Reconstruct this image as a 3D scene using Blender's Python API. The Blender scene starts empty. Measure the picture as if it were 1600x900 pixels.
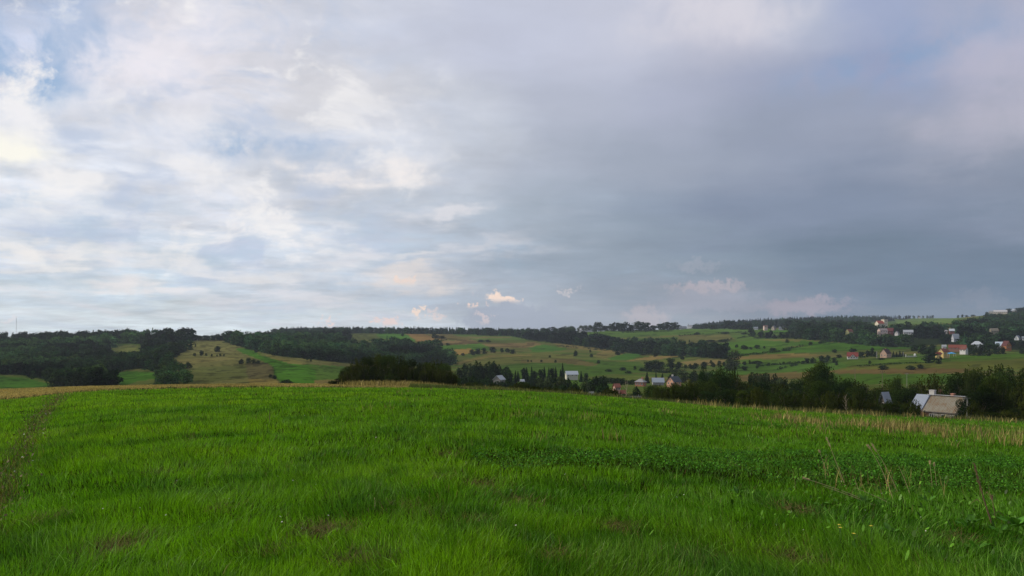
import bpy, math, random
import numpy as np
from math import radians as R

# ------------------------------------------------------------------ camera, world, sun
F = 1232.0          # focal length of the photograph in its own 1600 px wide pixels
HZ = 520.0          # eye level row
EYE = 1.6
scn = bpy.context.scene
COL = scn.collection
cam_d = bpy.data.cameras.new("camera")
cam = bpy.data.objects.new("camera", cam_d)
COL.objects.link(cam)
cam.location = (0, 0, EYE)
cam.rotation_euler = (R(90), 0, 0)
cam_d.sensor_width = 36.0
cam_d.lens = 36.0 * F / 1600.0
cam_d.shift_y = (HZ - 450.0) / 1600.0
cam_d.clip_start = 0.1
cam_d.clip_end = 30000
scn.camera = cam
scn.view_settings.view_transform = 'Standard'
scn.view_settings.look = 'None'
scn.view_settings.exposure = 0.0
scn.view_settings.gamma = 1.0
scn.view_settings.use_curve_mapping = False
scn.render.engine = 'CYCLES'
scn.cycles.max_bounces = 6
scn.cycles.diffuse_bounces = 3
scn.cycles.transmission_bounces = 3
scn.cycles.transparent_max_bounces = 4
scn.cycles.volume_bounces = 0
scn.cycles.use_denoising = True

SUN_AZ, SUN_EL = R(-78), R(33)      # low in the sky to the left, behind thin cloud
sun_d = bpy.data.lights.new("sun", 'SUN')
sun_d.energy = 3.9
sun_d.angle = R(12)
sun_d.color = (1.0, 0.90, 0.76)
sun = bpy.data.objects.new("sun", sun_d)
COL.objects.link(sun)
from mathutils import Vector
sdir = Vector((math.sin(SUN_AZ) * math.cos(SUN_EL), math.cos(SUN_AZ) * math.cos(SUN_EL), math.sin(SUN_EL)))
sun.rotation_euler = sdir.to_track_quat('Z', 'Y').to_euler()
sun.location = (0, 0, 80)


def lin(c):
    def f(v):
        v /= 255.0
        return v / 12.92 if v <= 0.04045 else ((v + 0.055) / 1.055) ** 2.4
    return tuple(f(v) for v in c[:3])


def lin4(c):
    return lin(c) + (1.0,)


class NT:
    """small helper for node trees"""
    def __init__(s, tree):
        s.t = tree
        s.n = tree.nodes
        s.l = tree.links

    def put(s, sock, v):
        if v is None:
            return
        if isinstance(v, bpy.types.NodeSocket):
            s.l.new(v, sock)
        else:
            try:
                sock.default_value = v
            except Exception:
                sock.default_value = tuple(v)[:3] if len(v) == 4 else tuple(v) + (1.0,)

    def math(s, op, a, b=None, c=None, clamp=False):
        n = s.n.new('ShaderNodeMath')
        n.operation = op
        n.use_clamp = clamp
        s.put(n.inputs[0], a)
        if b is not None: s.put(n.inputs[1], b)
        if c is not None: s.put(n.inputs[2], c)
        return n.outputs[0]

    def vec(s, op, a, b=None, c=None, out=0):
        n = s.n.new('ShaderNodeVectorMath')
        n.operation = op
        s.put(n.inputs[0], a)
        if b is not None:
            s.put(n.inputs[3 if op == 'SCALE' else 1], b)
        if c is not None: s.put(n.inputs[2], c)
        return n.outputs['Value'] if op in ('DOT_PRODUCT', 'LENGTH') else n.outputs[0]

    def mix(s, f, a, b, blend='MIX'):
        n = s.n.new('ShaderNodeMix')
        n.data_type = 'RGBA'
        n.blend_type = blend
        s.put(n.inputs[0], f)
        s.put(n.inputs[6], a)
        s.put(n.inputs[7], b)
        return n.outputs[2]

    def noise(s, vec, scale, detail=4, rough=0.5, dist=0.0, out='Fac'):
        n = s.n.new('ShaderNodeTexNoise')
        s.put(n.inputs['Vector'], vec)
        n.inputs['Scale'].default_value = scale
        n.inputs['Detail'].default_value = detail
        n.inputs['Roughness'].default_value = rough
        n.inputs['Distortion'].default_value = dist
        return n.outputs[out]

    def ramp(s, f, stops, interp='LINEAR'):
        n = s.n.new('ShaderNodeValToRGB')
        r = n.color_ramp
        r.interpolation = interp
        while len(r.elements) > 1:
            r.elements.remove(r.elements[0])
        first = True
        for p, c in stops:
            if isinstance(c, (int, float)):
                c = (c, c, c, 1)
            if first:
                e = r.elements[0]
                e.position = p
                first = False
            else:
                e = r.elements.new(p)
            e.color = c
        s.put(n.inputs[0], f)
        return n.outputs[0]

    def smooth(s, f, lo, hi):
        n = s.n.new('ShaderNodeMapRange')
        n.interpolation_type = 'SMOOTHSTEP'
        s.put(n.inputs[0], f)
        n.inputs[1].default_value = lo
        n.inputs[2].default_value = hi
        return n.outputs[0]

    def comb(s, x, y, z):
        n = s.n.new('ShaderNodeCombineXYZ')
        s.put(n.inputs[0], x); s.put(n.inputs[1], y); s.put(n.inputs[2], z)
        return n.outputs[0]


def sky_az(px): return math.atan((px - 800) / F)
def sky_el(px, py): return math.atan((HZ - py) / F * math.cos(sky_az(px)))


def build_world():
    w = bpy.data.worlds.new("World")
    scn.world = w
    w.use_nodes = True
    t = NT(w.node_tree)
    t.n.clear()
    out = t.n.new('ShaderNodeOutputWorld')
    bg = t.n.new('ShaderNodeBackground')
    t.l.new(bg.outputs[0], out.inputs[0])
    sky = t.n.new('ShaderNodeTexSky')
    sky.sky_type = 'NISHITA'
    sky.sun_disc = False
    sky.sun_elevation = SUN_EL
    sky.sun_rotation = SUN_AZ
    sky.altitude = 300
    sky.air_density = 1.3
    clear = t.vec('SCALE', sky.outputs[0], 0.10)
    tc = t.n.new('ShaderNodeTexCoord')
    d = tc.outputs['Generated']
    sep = t.n.new('ShaderNodeSeparateXYZ')
    t.l.new(d, sep.inputs[0])
    X, Y, Z = sep.outputs
    az = t.math('ARCTAN2', X, Y)
    el = t.math('ARCSINE', Z)
    # cloud sheet coordinates: flattened towards the horizon as a real cloud deck is
    zz = t.math('ADD', t.math('MAXIMUM', Z, 0.0), 0.10)
    deck = t.comb(t.math('DIVIDE', X, zz), t.math('DIVIDE', Y, zz), t.math('MULTIPLY', Z, 2.5))
    P0 = t.comb(az, el, 0.0)
    wn = t.noise(deck, 0.9, 5, 0.55, 0.0, 'Color')
    wn2 = t.noise(P0, 9.0, 5, 0.6, 0.0, 'Color')
    warp = t.vec('SUBTRACT', wn, (0.5, 0.5, 0.5))
    warp = t.vec('MULTIPLY', warp, (0.30, 0.12, 0.0))
    warp2 = t.vec('MULTIPLY', t.vec('SUBTRACT', wn2, (0.5, 0.5, 0.5)), (0.08, 0.05, 0.0))
    Pw = t.vec('ADD', t.vec('ADD', P0, warp), warp2)
    s2 = t.n.new('ShaderNodeSeparateXYZ')
    t.l.new(Pw, s2.inputs[0])
    azw, elw = s2.outputs[0], s2.outputs[1]
    # large scale brightness of the overcast: rows of elevation, stops of azimuth
    rows = [
        (510, [(0,(216,226,230)),(300,(216,226,230)),(600,(203,212,219)),(800,(178,187,196)),(1000,(158,166,177)),(1200,(136,146,160)),(1400,(119,134,150)),(1600,(115,130,147))]),
        (470, [(0,(207,221,232)),(200,(207,221,231)),(400,(205,215,226)),(600,(192,202,214)),(800,(171,181,194)),(1000,(146,158,173)),(1200,(130,142,158)),(1400,(108,127,148)),(1600,(106,126,147))]),
        (410, [(0,(215,222,233)),(150,(205,217,232)),(300,(213,221,232)),(500,(196,206,219)),(700,(180,190,204)),(900,(150,163,178)),(1100,(132,147,163)),(1300,(115,132,151)),(1600,(110,127,147))]),
        (330, [(0,(224,228,237)),(200,(222,226,235)),(400,(214,219,230)),(600,(197,205,217)),(800,(168,179,193)),(1000,(143,156,175)),(1200,(132,145,167)),(1400,(128,141,163)),(1600,(135,146,166))]),
        (240, [(0,(232,233,238)),(200,(216,221,232)),(350,(214,219,231)),(600,(208,212,222)),(700,(193,199,211)),(850,(171,179,195)),(1000,(160,169,186)),(1200,(149,158,178)),(1400,(151,159,179)),(1600,(168,171,186))]),
        (150, [(0,(205,212,232)),(150,(220,223,234)),(300,(226,226,235)),(560,(222,222,228)),(700,(198,203,215)),(850,(181,187,204)),(1050,(172,178,198)),(1250,(160,167,190)),(1400,(152,162,192)),(1600,(176,178,198))]),
        (40, [(0,(182,193,216)),(100,(172,190,220)),(250,(222,222,231)),(400,(213,215,225)),(600,(203,207,220)),(800,(194,199,217)),(1000,(194,198,215)),(1150,(202,202,216)),(1300,(180,187,207)),(1450,(163,174,204)),(1600,(165,173,197))]),
        (-300, [(0,(205,212,225)),(400,(215,217,225)),(800,(210,213,222)),(1200,(200,204,218)),(1600,(195,200,216))]),
    ]
    ramps = []
    A0, A1 = -math.pi, math.pi
    def apos(px): return (sky_az(px) - A0) / (A1 - A0)
    fa = t.math('MULTIPLY_ADD', azw, 1 / (A1 - A0), -A0 / (A1 - A0))
    # a ramp holds enough stops only for the part of the sky in view; the rest keeps the end colours,
    # drawn together behind the camera
    for py, st in rows:
        c0, c1 = lin4(st[0][1]), lin4(st[-1][1])
        mid = tuple((a + b) / 2 for a, b in zip(c0, c1))
        stops = [(0.0, mid)] + [(apos(px), lin4(c)) for px, c in st] + [(1.0, mid)]
        ramps.append((sky_el(800, py), t.ramp(fa, stops, 'EASE')))
    col = ramps[0][1]
    for (e0, _), (e1, rc) in zip(ramps, ramps[1:]):
        col = t.mix(t.smooth(elw, e0, e1), col, rc)
    # texture of the deck: strong on the lit left, nearly none in the rain cloud on the right
    amp = t.math('ADD', t.math('MULTIPLY', t.smooth(azw, 0.22, -0.45), 0.62), 0.12)
    n1 = t.noise(deck, 1.35, 9, 0.56, 0.25)
    n2 = t.noise(deck, 4.2, 8, 0.6, 0.3)
    n12 = t.math('ADD', t.math('MULTIPLY', n1, 0.62), t.math('MULTIPLY', n2, 0.38))
    dv = t.math('MULTIPLY', t.math('SUBTRACT', n12, 0.5), amp)
    fac = t.math('MULTIPLY_ADD', dv, 2.1, 1.0)
    col = t.vec('SCALE', col, fac)
    # broken puffs in the lit left half: white backs, lilac grey bellies
    lm = t.math('MULTIPLY', t.smooth(azw, -0.02, -0.30), t.smooth(el, 0.02, 0.09))
    pz = t.comb(t.math('MULTIPLY', az, 0.62), el, 0.0)
    pz = t.vec('ADD', pz, t.vec('MULTIPLY', t.vec('SUBTRACT', t.noise(P0, 6.0, 4, 0.5, 0.0, 'Color'), (0.5, 0.5, 0.5)), (0.10, 0.07, 0.0)))
    pf = t.noise(pz, 13.0, 10, 0.60, 0.15)
    pf2 = t.noise(t.vec('ADD', pz, (0.006, -0.012, 0)), 13.0, 10, 0.60, 0.15)
    col = t.mix(t.math('MULTIPLY', t.math('MULTIPLY', t.smooth(pf2, 0.51, 0.38), lm), 0.66), col, lin4((184, 198, 222)))
    col = t.mix(t.math('MULTIPLY', t.math('MULTIPLY', t.smooth(pf, 0.50, 0.63), lm), 0.92), col, lin4((246, 244, 244)))
    # low flat streaks towards the left horizon
    sk = t.noise(t.vec('MULTIPLY', P0, (1.0, 4.2, 1.0)), 9.0, 9, 0.6, 0.2)
    lo = t.math('MULTIPLY', t.math('MULTIPLY', t.smooth(el, 0.20, 0.10), t.smooth(el, 0.0, 0.03)), t.smooth(azw, 0.12, -0.20))
    col = t.mix(t.math('MULTIPLY', t.math('MULTIPLY', t.smooth(sk, 0.50, 0.64), lo), 0.55), col, lin4((238, 234, 236)))
    col = t.mix(t.math('MULTIPLY', t.math('MULTIPLY', t.smooth(sk, 0.50, 0.38), lo), 0.45), col, lin4((186, 205, 224)))

    def blob(px, py, sx, sy, rot=0.0, P=Pw, k=1.0):
        """soft elliptical patch of sky around a direction, 0..1"""
        a, e = sky_az(px), sky_el(px, py)
        q = t.vec('SUBTRACT', P, (a, e, 0))
        if rot:
            vr = t.n.new('ShaderNodeVectorRotate')
            vr.rotation_type = 'Z_AXIS'
            t.put(vr.inputs['Vector'], q)
            vr.inputs['Angle'].default_value = R(rot)
            q = vr.outputs[0]
        q = t.vec('MULTIPLY', q, (F / sx, F / sy, 0))
        q = t.vec('DOT_PRODUCT', q, q)
        return t.math('MULTIPLY', t.math('POWER', 0.3679, q), k)

    # blue holes where the clear sky shows through
    gaps = [(75, 60, 95, 50, 0, 1.3), (15, 120, 60, 45, 0, 1.2), (455, 225, 80, 26, 8, .95), (0, 305, 40, 20, 0, .65), (215, 398, 120, 16, -3, .72),
            (100, 455, 170, 26, 0, .38), (350, 470, 130, 18, 0, .3), (590, 405, 60, 11, -8, .5), (1430, 95, 120, 38, -12, .62),
            (880, 425, 190, 13, 6, .38), (160, 358, 70, 10, 0, .5), (1580, 70, 60, 20, 0, .25)]
    gn = t.noise(P0, 17.0, 7, 0.62, 0.3)
    gsum = 0.0
    for px, py, sx, sy, rot, k in gaps:
        b = blob(px, py, sx, sy, rot, k=k)
        gsum = t.math('ADD', gsum, b) if not isinstance(gsum, float) else b
    gmask = t.math('MULTIPLY', gsum, t.smooth(gn, 0.36, 0.62), clamp=True)
    blue = t.mix(0.55, clear, lin4((134, 170, 216)))
    col = t.mix(gmask, col, blue)
    # bright sunlit billows
    lit = [(40, 238, 52, 26, 0, .95, (255, 252, 240)), (260, 55, 150, 40, -10, .55, (243, 238, 244)), (190, 90, 70, 40, -30, .5, (243, 238, 244)), (320, 190, 70, 26, 0, .55, (240, 238, 242)),
           (370, 262, 75, 18, 6, .65, (248, 245, 244)), (590, 272, 36, 13, 0, .85, (246, 240, 238)), (700, 325, 36, 8, -12, .7, (232, 230, 234)),
           (110, 398, 80, 9, -8, .7, (246, 242, 238)), (330, 412, 110, 10, 0, .6, (244, 240, 238)), (230, 462, 60, 8, 4, .7, (240, 234, 232)),
           (60, 170, 60, 22, 0, .5, (240, 240, 245)), (480, 340, 60, 8, 0, .5, (232, 234, 240)), (60, 340, 90, 12, -4, .5, (240, 242, 245)),
           (1150, 12, 110, 28, 0, .45, (228, 224, 230)), (1590, 140, 60, 60, 0, .35, (196, 192, 210)), (605, 408, 40, 6, 0, .6, (236, 232, 232)), (760, 398, 50, 6, 0, .45, (214, 212, 216)),
           (440, 478, 80, 9, 0, .5, (226, 224, 228)), (640, 440, 50, 10, 0, .7, (232, 222, 216)), (460, 395, 60, 14, 20, .3, (225, 225, 230))]
    ln = t.noise(P0, 22.0, 8, 0.62, 0.4)
    for px, py, sx, sy, rot, k, c in lit:
        b = blob(px, py, sx * 1.5, sy * 1.5, rot)
        m = t.math('MULTIPLY', t.smooth(t.math('MULTIPLY', b, t.math('MULTIPLY_ADD', ln, 2.4, -0.35)), 0.06, 1.0), k)
        col = t.mix(m, col, lin4(c))
    # far cumulus tops above the hills: crisp cauliflower edges, peach light
    Pc = t.vec('ADD', P0, t.vec('MULTIPLY', t.vec('SUBTRACT', t.noise(P0, 60.0, 8, 0.72, 0.0, 'Color'), (0.5, 0.5, 0.5)), (0.085, 0.06, 0.0)))
    cum = [(800, 500, 85, 30, 0, .85, (163, 172, 188), .10), (1010, 496, 36, 17, 0, .8, (184, 178, 184), .25), (880, 500, 90, 22, 0, .55, (160, 169, 184), .2),
           (785, 466, 33, 9, 18, 1.0, (252, 226, 208), .12), (741, 476, 13, 7, 0, 1.0, (246, 218, 204), .15), (655, 492, 10, 10, 0, 1.0, (250, 226, 208), .15),
           (683, 492, 12, 8, 0, .6, (240, 218, 210), .3), (607, 505, 22, 7, 10, .8, (242, 214, 204), .25), (517, 507, 9, 8, 0, .9, (244, 222, 214), .25),
           (757, 502, 14, 8, 35, .7, (226, 208, 206), .25), (1105, 450, 62, 8, 0, .5, (200, 184, 186), .3), (1100, 470, 90, 20, 0, .4, (176, 172, 184), .3),
           (1255, 478, 75, 13, 0, .6, (176, 164, 174), .3), (1090, 415, 40, 8, 0, .35, (170, 172, 184), .3), (1528, 467, 30, 16, 0, .35, (142, 146, 160), .3), (887, 457, 14, 3, 0, .6, (222, 212, 210), .3),
           (25, 500, 12, 5, 0, .5, (240, 232, 232), .3), (630, 440, 18, 6, -15, .9, (240, 220, 208), .2), (800, 478, 34, 7, 8, .0, (160, 168, 184), .1)]
    for px, py, sx, sy, rot, k, c, soft in cum:
        b = blob(px, py, sx * .95, sy * 1.0, rot, P=Pc)
        if sy < 12 and soft < .3:   # lit from above, the foot melts into the murk
            k = t.math('MULTIPLY', t.smooth(el, sky_el(px, py + sy * 1.15), sky_el(px, py - sy * .15)), k)
        col = t.mix(t.math('MULTIPLY', t.smooth(b, 0.30 - soft * 0.6, 0.46 + soft * 1.2), k), col, lin4(c))
    # slate streaks low on the right
    dk = t.noise(t.vec('MULTIPLY', P0, (6.0, 34.0, 1.0)), 1.0, 6, 0.55, 0.2)
    f = t.math('MULTIPLY_ADD', t.math('MULTIPLY', t.math('SUBTRACT', dk, 0.5), t.smooth(el, 0.24, 0.03)), 0.42, 1.0)
    col = t.vec('SCALE', col, f)
    # below the horizon the world only lights undersides: meadow-dark
    col = t.mix(t.smooth(el, -0.02, -0.12), col, (0.06, 0.08, 0.05, 1))
    t.put(bg.inputs[0], col)
    bg.inputs[1].default_value = 1.0
    w.cycles.sampling_method = 'MANUAL'
    w.cycles.sample_map_resolution = 512


build_world()

# ------------------------------------------------------------------ noise and terrain
rng = np.random.default_rng(7)
_tab = rng.random((256, 256)).astype(np.float64)


def vnoise(x, y, seed=0):
    x = np.asarray(x, float) + seed * 37.17
    y = np.asarray(y, float) + seed * 91.73
    xi = np.floor(x).astype(int); yi = np.floor(y).astype(int)
    fx = x - xi; fy = y - yi
    fx = fx * fx * (3 - 2 * fx); fy = fy * fy * (3 - 2 * fy)
    a = _tab[xi & 255, yi & 255]; b = _tab[(xi + 1) & 255, yi & 255]
    c = _tab[xi & 255, (yi + 1) & 255]; d = _tab[(xi + 1) & 255, (yi + 1) & 255]
    return (a * (1 - fx) + b * fx) * (1 - fy) + (c * (1 - fx) + d * fx) * fy


def fbm(x, y, o=4, seed=0):
    s = 0; a = 0.5; n = 0
    for i in range(o):
        s = s + a * vnoise(x, y, seed + i); n += a
        x = np.asarray(x) * 2.03; y = np.asarray(y) * 2.03; a *= 0.5
    return s / n


def pchip(x, y, xq):
    x = np.asarray(x, float); y = np.asarray(y, float)
    h = np.diff(x); dl = np.diff(y) / h
    m = np.zeros_like(y)
    for i in range(1, len(x) - 1):
        if dl[i - 1] * dl[i] > 0:
            w1 = 2 * h[i] + h[i - 1]; w2 = h[i] + 2 * h[i - 1]
            m[i] = (w1 + w2) / (w1 / dl[i - 1] + w2 / dl[i])
    m[0], m[-1] = dl[0], dl[-1]
    i = np.clip(np.searchsorted(x, xq) - 1, 0, len(x) - 2)
    tt = (xq - x[i]) / h[i]
    return ((1 + 2 * tt) * (1 - tt) ** 2 * y[i] + tt * (1 - tt) ** 2 * h[i] * m[i]
            + tt * tt * (3 - 2 * tt) * y[i + 1] + tt * tt * (tt - 1) * h[i] * m[i + 1])


# how far each rise and dip of the land lies, along sight lines of the surveyed directions
PROFILE = {
    -900: [(100,640),(160,618),(250,616),(400,606),(500,590),(700,570),(900,552),(1100,540),(1300,536),(2000,542),(12000,526)],
    0:    [(100,625),(160,608),(250,613),(400,606),(500,588),(700,570),(900,552),(1100,540),(1300,536),(2000,542),(12000,526)],
    150:  [(100,613),(160,603),(250,610),(400,606),(500,592),(650,575),(800,560),(1000,545),(1200,533),(1800,540),(12000,525)],
    300:  [(100,609),(160,601),(250,608),(380,603),(450,592),(600,570),(800,550),(1000,535),(1120,531),(1500,536),(2500,531),(12000,525)],
    450:  [(100,607),(160,600),(220,606),(320,607),(400,600),(550,577),(700,560),(900,547),(1100,537),(1500,529),(2500,518),(4000,525),(12000,523)],
    600:  [(100,607),(160,600),(220,612),(350,616),(500,600),(700,577),(900,560),(1100,547),(1400,531),(1700,521),(2200,520),(2600,518),(4000,524),(12000,523)],
    800:  [(100,612),(140,613),(200,636),(300,645),(450,612),(600,591),(900,570),(1200,550),(1500,535),(1800,523),(2400,521),(4000,524),(12000,522)],
    1000: [(100,625),(130,631),(200,652),(350,628),(480,604),(650,592),(900,572),(1100,557),(1300,546),(1500,531),(1800,516),(2500,518),(4000,522),(12000,520)],
    1200: [(100,640),(130,647),(200,668),(350,632),(500,604),(700,588),(850,570),(1000,550),(1200,535),(1500,522),(1800,515),(2500,508),(3200,501),(5000,508),(12000,515)],
    1400: [(100,651),(130,659),(180,676),(300,645),(450,607),(600,586),(750,566),(900,553),(1050,540),(1300,522),(1600,513),(2000,507),(2800,501),(3300,498),(5000,505),(12000,515)],
    1600: [(100,660),(130,669),(180,682),(300,652),(450,602),(600,577),(700,561),(850,552),(1000,541),(1200,525),(1500,510),(1800,496),(2100,489),(3000,495),(12000,512)],
    2500: [(100,690),(130,700),(180,712),(300,670),(450,620),(600,580),(700,561),(850,552),(1000,541),(1200,525),(1500,505),(1800,490),(2100,480),(3000,490),(12000,512)],
}
LY = np.linspace(math.log(0.5), math.log(12000), 900)
YS = np.exp(LY)
_cols = sorted(PROFILE)
_zc = []
for c in _cols:
    pts = PROFILE[c]
    s = (pts[0][1] - HZ) / F - EYE / 100.0
    ly = np.log([p[0] for p in pts]); q = [(p[1] - HZ) / F for p in pts]
    qy = pchip(ly, q, np.clip(LY, ly[0], ly[-1]))
    near = EYE / YS + s
    t_ = np.clip((YS - 92) / 16, 0, 1); t_ = t_ * t_ * (3 - 2 * t_)
    q2 = near * (1 - t_) + qy * t_
    _zc.append(EYE - q2 * YS)
_zc = np.array(_zc)                         # columns x distances
PXG = np.linspace(-900, 2500, 426)
ZG = np.array([pchip(_cols, _zc[:, j] / YS[j], PXG) * YS[j] for j in range(len(YS))]).T


def zgrid(px, Y):
    fx = np.clip((np.clip(px, -900, 2500) + 900) / 8.0, 0, 424.999)
    fy = np.clip((np.log(np.maximum(Y, 0.5)) - LY[0]) / (LY[1] - LY[0]), 0, len(LY) - 1.001)
    i = fx.astype(int); j = fy.astype(int); a = fx - i; b = fy - j
    z = (ZG[i, j] * (1 - a) + ZG[i + 1, j] * a) * (1 - b) + (ZG[i, j + 1] * (1 - a) + ZG[i + 1, j + 1] * a) * b
    return np.where(Y < 0.5, ZG[i, 0] * Y / 0.5, z)


AZL = 0.94


def height(x, y):
    x = np.atleast_1d(np.asarray(x, float)); y = np.atleast_1d(np.asarray(y, float))
    r = np.hypot(x, y); az = np.arctan2(x, y)
    ac = np.clip(az, -AZL, AZL)
    px = 800 + F * np.tan(ac); Y = r * np.cos(ac)
    z = zgrid(px, Y)
    tt = np.clip((np.abs(az) - AZL) / (math.pi - AZL), 0, 1)
    if tt.max() > 0:
        Yc = r * math.cos(AZL)
        zm = 0.5 * (zgrid(np.full_like(r, 800 - F * math.tan(AZL)), Yc) + zgrid(np.full_like(r, 800 + F * math.tan(AZL)), Yc))
        z = z * (1 - tt) + zm * tt
    w = np.clip((r - 180) / 400, 0, 1)
    z = z + (fbm(x / 70, y / 70, 3, 3) - 0.5) * 3.2 * w
    z = z + (fbm(x / 2.6, y / 2.6, 2, 9) - 0.5) * 0.16 * np.clip(r / 4, 0, 1) * np.clip((300 - r) / 150, 0, 1)
    z = z + (fbm(x / 14, y / 14, 2, 19) - 0.5) * 0.30 * np.clip(r / 12, 0, 1) * np.clip((300 - r) / 150, 0, 1)
    return z


def hz1(x, y): return float(height(x, y)[0])


def at(px, Y):
    x = (px - 800) / F * Y
    return x, Y, hz1(x, Y)


def row(px, Y):
    return HZ + F * (EYE - at(px, Y)[2]) / Y


_YV = np.exp(np.linspace(math.log(130), math.log(4200), 520))


def ground(px, py, ymin=330, ymax=4200):
    """first stretch of ground beyond ymin that is seen along the sight line px, py"""
    yv = _YV[(_YV >= ymin) & (_YV <= ymax)]
    x = (px - 800) / F * yv
    r = HZ + F * (EYE - height(x, yv)) / yv
    k = np.nonzero(r <= py)[0]
    if len(k) == 0:
        k = [int(np.argmin(r))]
    Y = float(yv[k[0]])
    return at(px, Y)


# ------------------------------------------------------------------ object helpers
def link(o, parent=None):
    COL.objects.link(o)
    if parent is not None:
        o.parent = parent
    return o


def tag(o, label=None, cat=None, group=None, kind=None):
    if label: o['label'] = label
    if cat: o['category'] = cat
    if group: o['group'] = group
    if kind: o['kind'] = kind
    return o


def empty(name, loc, rz=0.0, sc=None):
    o = bpy.data.objects.new(name, None)
    o.empty_display_size = 0.2
    o.location = loc
    o.rotation_euler = (0, 0, rz)
    if sc: o.scale = sc
    return link(o)


def mesh_np(name, v, faces, mat, cols=None, smooth=False):
    """v Nx3, faces: int array (M,3), (M,4) or list of such arrays"""
    me = bpy.data.meshes.new(name)
    if not isinstance(faces, list): faces = [faces]
    me.vertices.add(len(v))
    me.vertices.foreach_set('co', np.asarray(v, np.float32).ravel())
    loops = np.concatenate([f.ravel() for f in faces]).astype(np.int32)
    tot = np.concatenate([np.full(len(f), f.shape[1], np.int32) for f in faces])
    start = np.concatenate([[0], np.cumsum(tot)[:-1]]).astype(np.int32)
    me.loops.add(len(loops)); me.loops.foreach_set('vertex_index', loops)
    me.polygons.add(len(tot)); me.polygons.foreach_set('loop_start', start)
    if smooth:
        me.polygons.foreach_set('use_smooth', np.ones(len(tot), bool))
    if cols is not None:
        a = me.color_attributes.new('Col', 'FLOAT_COLOR', 'POINT')
        c = np.ones((len(v), 4), np.float32); c[:, :3] = cols
        a.data.foreach_set('color', c.ravel())
    me.update(calc_edges=True)
    me.materials.append(mat)
    return me


def obj(name, me, parent=None):
    return link(bpy.data.objects.new(name, me), parent)


class MB:
    def __init__(s): s.v = []; s.f = []
    def add(s, vs, fs):
        o = len(s.v); s.v += [tuple(p) for p in vs]; s.f += [tuple(i + o for i in f) for f in fs]
    def box(s, x0, y0, z0, x1, y1, z1):
        s.add([(x0,y0,z0),(x1,y0,z0),(x1,y1,z0),(x0,y1,z0),(x0,y0,z1),(x1,y0,z1),(x1,y1,z1),(x0,y1,z1)],
              [(0,3,2,1),(4,5,6,7),(0,1,5,4),(1,2,6,5),(2,3,7,6),(3,0,4,7)])
    def tube(s, pts, rad, n=8):
        pts = [Vector(p) for p in pts]
        if not isinstance(rad, (list, tuple)): rad = [rad] * len(pts)
        rings = []
        for i, p in enumerate(pts):
            d = (pts[min(i + 1, len(pts) - 1)] - pts[max(i - 1, 0)]).normalized()
            u = d.cross(Vector((0.31, 0.95, 0.1))).normalized(); w = d.cross(u)
            rings.append([p + (u * math.cos(2 * math.pi * k / n) + w * math.sin(2 * math.pi * k / n)) * rad[i] for k in range(n)])
        vs = [q for r_ in rings for q in r_]
        fs = [(i * n + k, i * n + (k + 1) % n, (i + 1) * n + (k + 1) % n, (i + 1) * n + k) for i in range(len(pts) - 1) for k in range(n)]
        fs += [tuple(range(n))[::-1], tuple((len(pts) - 1) * n + k for k in range(n))]
        s.add(vs, fs)
    def mesh(s, name, mat):
        me = bpy.data.meshes.new(name); me.from_pydata(s.v, [], s.f); me.update(); me.materials.append(mat)
        return me
    def build(s, name, mat, parent=None): return obj(name, s.mesh(name, mat), parent)


# ------------------------------------------------------------------ materials
def new_mat(name):
    m = bpy.data.materials.new(name); m.use_nodes = True
    t = NT(m.node_tree)
    return m, t, m.node_tree.nodes['Principled BSDF'], m.node_tree.nodes['Material Output']


def plain(name, rgb, rough=0.8, var=0.15, scale=1.2, metal=0.0, spec=0.3):
    m, t, b, o = new_mat(name)
    tc = t.n.new('ShaderNodeTexCoord')
    n = t.noise(tc.outputs['Object'], scale, 5, 0.6)
    f = t.math('MULTIPLY_ADD', n, 2 * var, 1 - var)
    c = t.vec('SCALE', tuple(rgb) + (1,), f) if False else t.vec('SCALE', tuple(rgb), f)
    t.put(b.inputs['Base Color'], c)
    b.inputs['Roughness'].default_value = rough
    b.inputs['Metallic'].default_value = metal
    b.inputs['Specular IOR Level'].default_value = spec
    return m


def leaf_mat(name, rgb, var=0.5, objvar=0.35, trans=0.3, yellow=0.25):
    """foliage: colour differs from leaf clump to leaf clump and from plant to plant"""
    m, t, b, o = new_mat(name)
    geo = t.n.new('ShaderNodeNewGeometry')
    oi = t.n.new('ShaderNodeObjectInfo')
    at_ = t.n.new('ShaderNodeAttribute'); at_.attribute_name = 'Col'
    f1 = t.math('MULTIPLY_ADD', geo.outputs['Random Per Island'], 2 * var, 1 - var)
    f2 = t.math('MULTIPLY_ADD', oi.outputs['Random'], 2 * objvar, 1 - objvar)
    c = t.vec('MULTIPLY', at_.outputs['Color'], tuple(rgb))
    c = t.vec('SCALE', c, t.math('MULTIPLY', f1, f2))
    r2 = t.math('FRACT', t.math('MULTIPLY', oi.outputs['Random'], 7.31))
    c2 = t.vec('MULTIPLY', c, (1.55, 1.12, 0.75))
    c = t.mix(t.math('MULTIPLY', r2, yellow * 2, clamp=True), c, c2)
    df = t.n.new('ShaderNodeBsdfDiffuse'); t.put(df.inputs[0], c)
    tr = t.n.new('ShaderNodeBsdfTranslucent'); t.put(tr.inputs[0], t.vec('MULTIPLY', c, (1.2, 1.25, 0.6)))
    mx = t.n.new('ShaderNodeMixShader'); mx.inputs[0].default_value = trans
    t.l.new(df.outputs[0], mx.inputs[1]); t.l.new(tr.outputs[0], mx.inputs[2])
    t.l.new(mx.outputs[0], o.inputs[0])
    t.n.remove(b)
    return m


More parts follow.
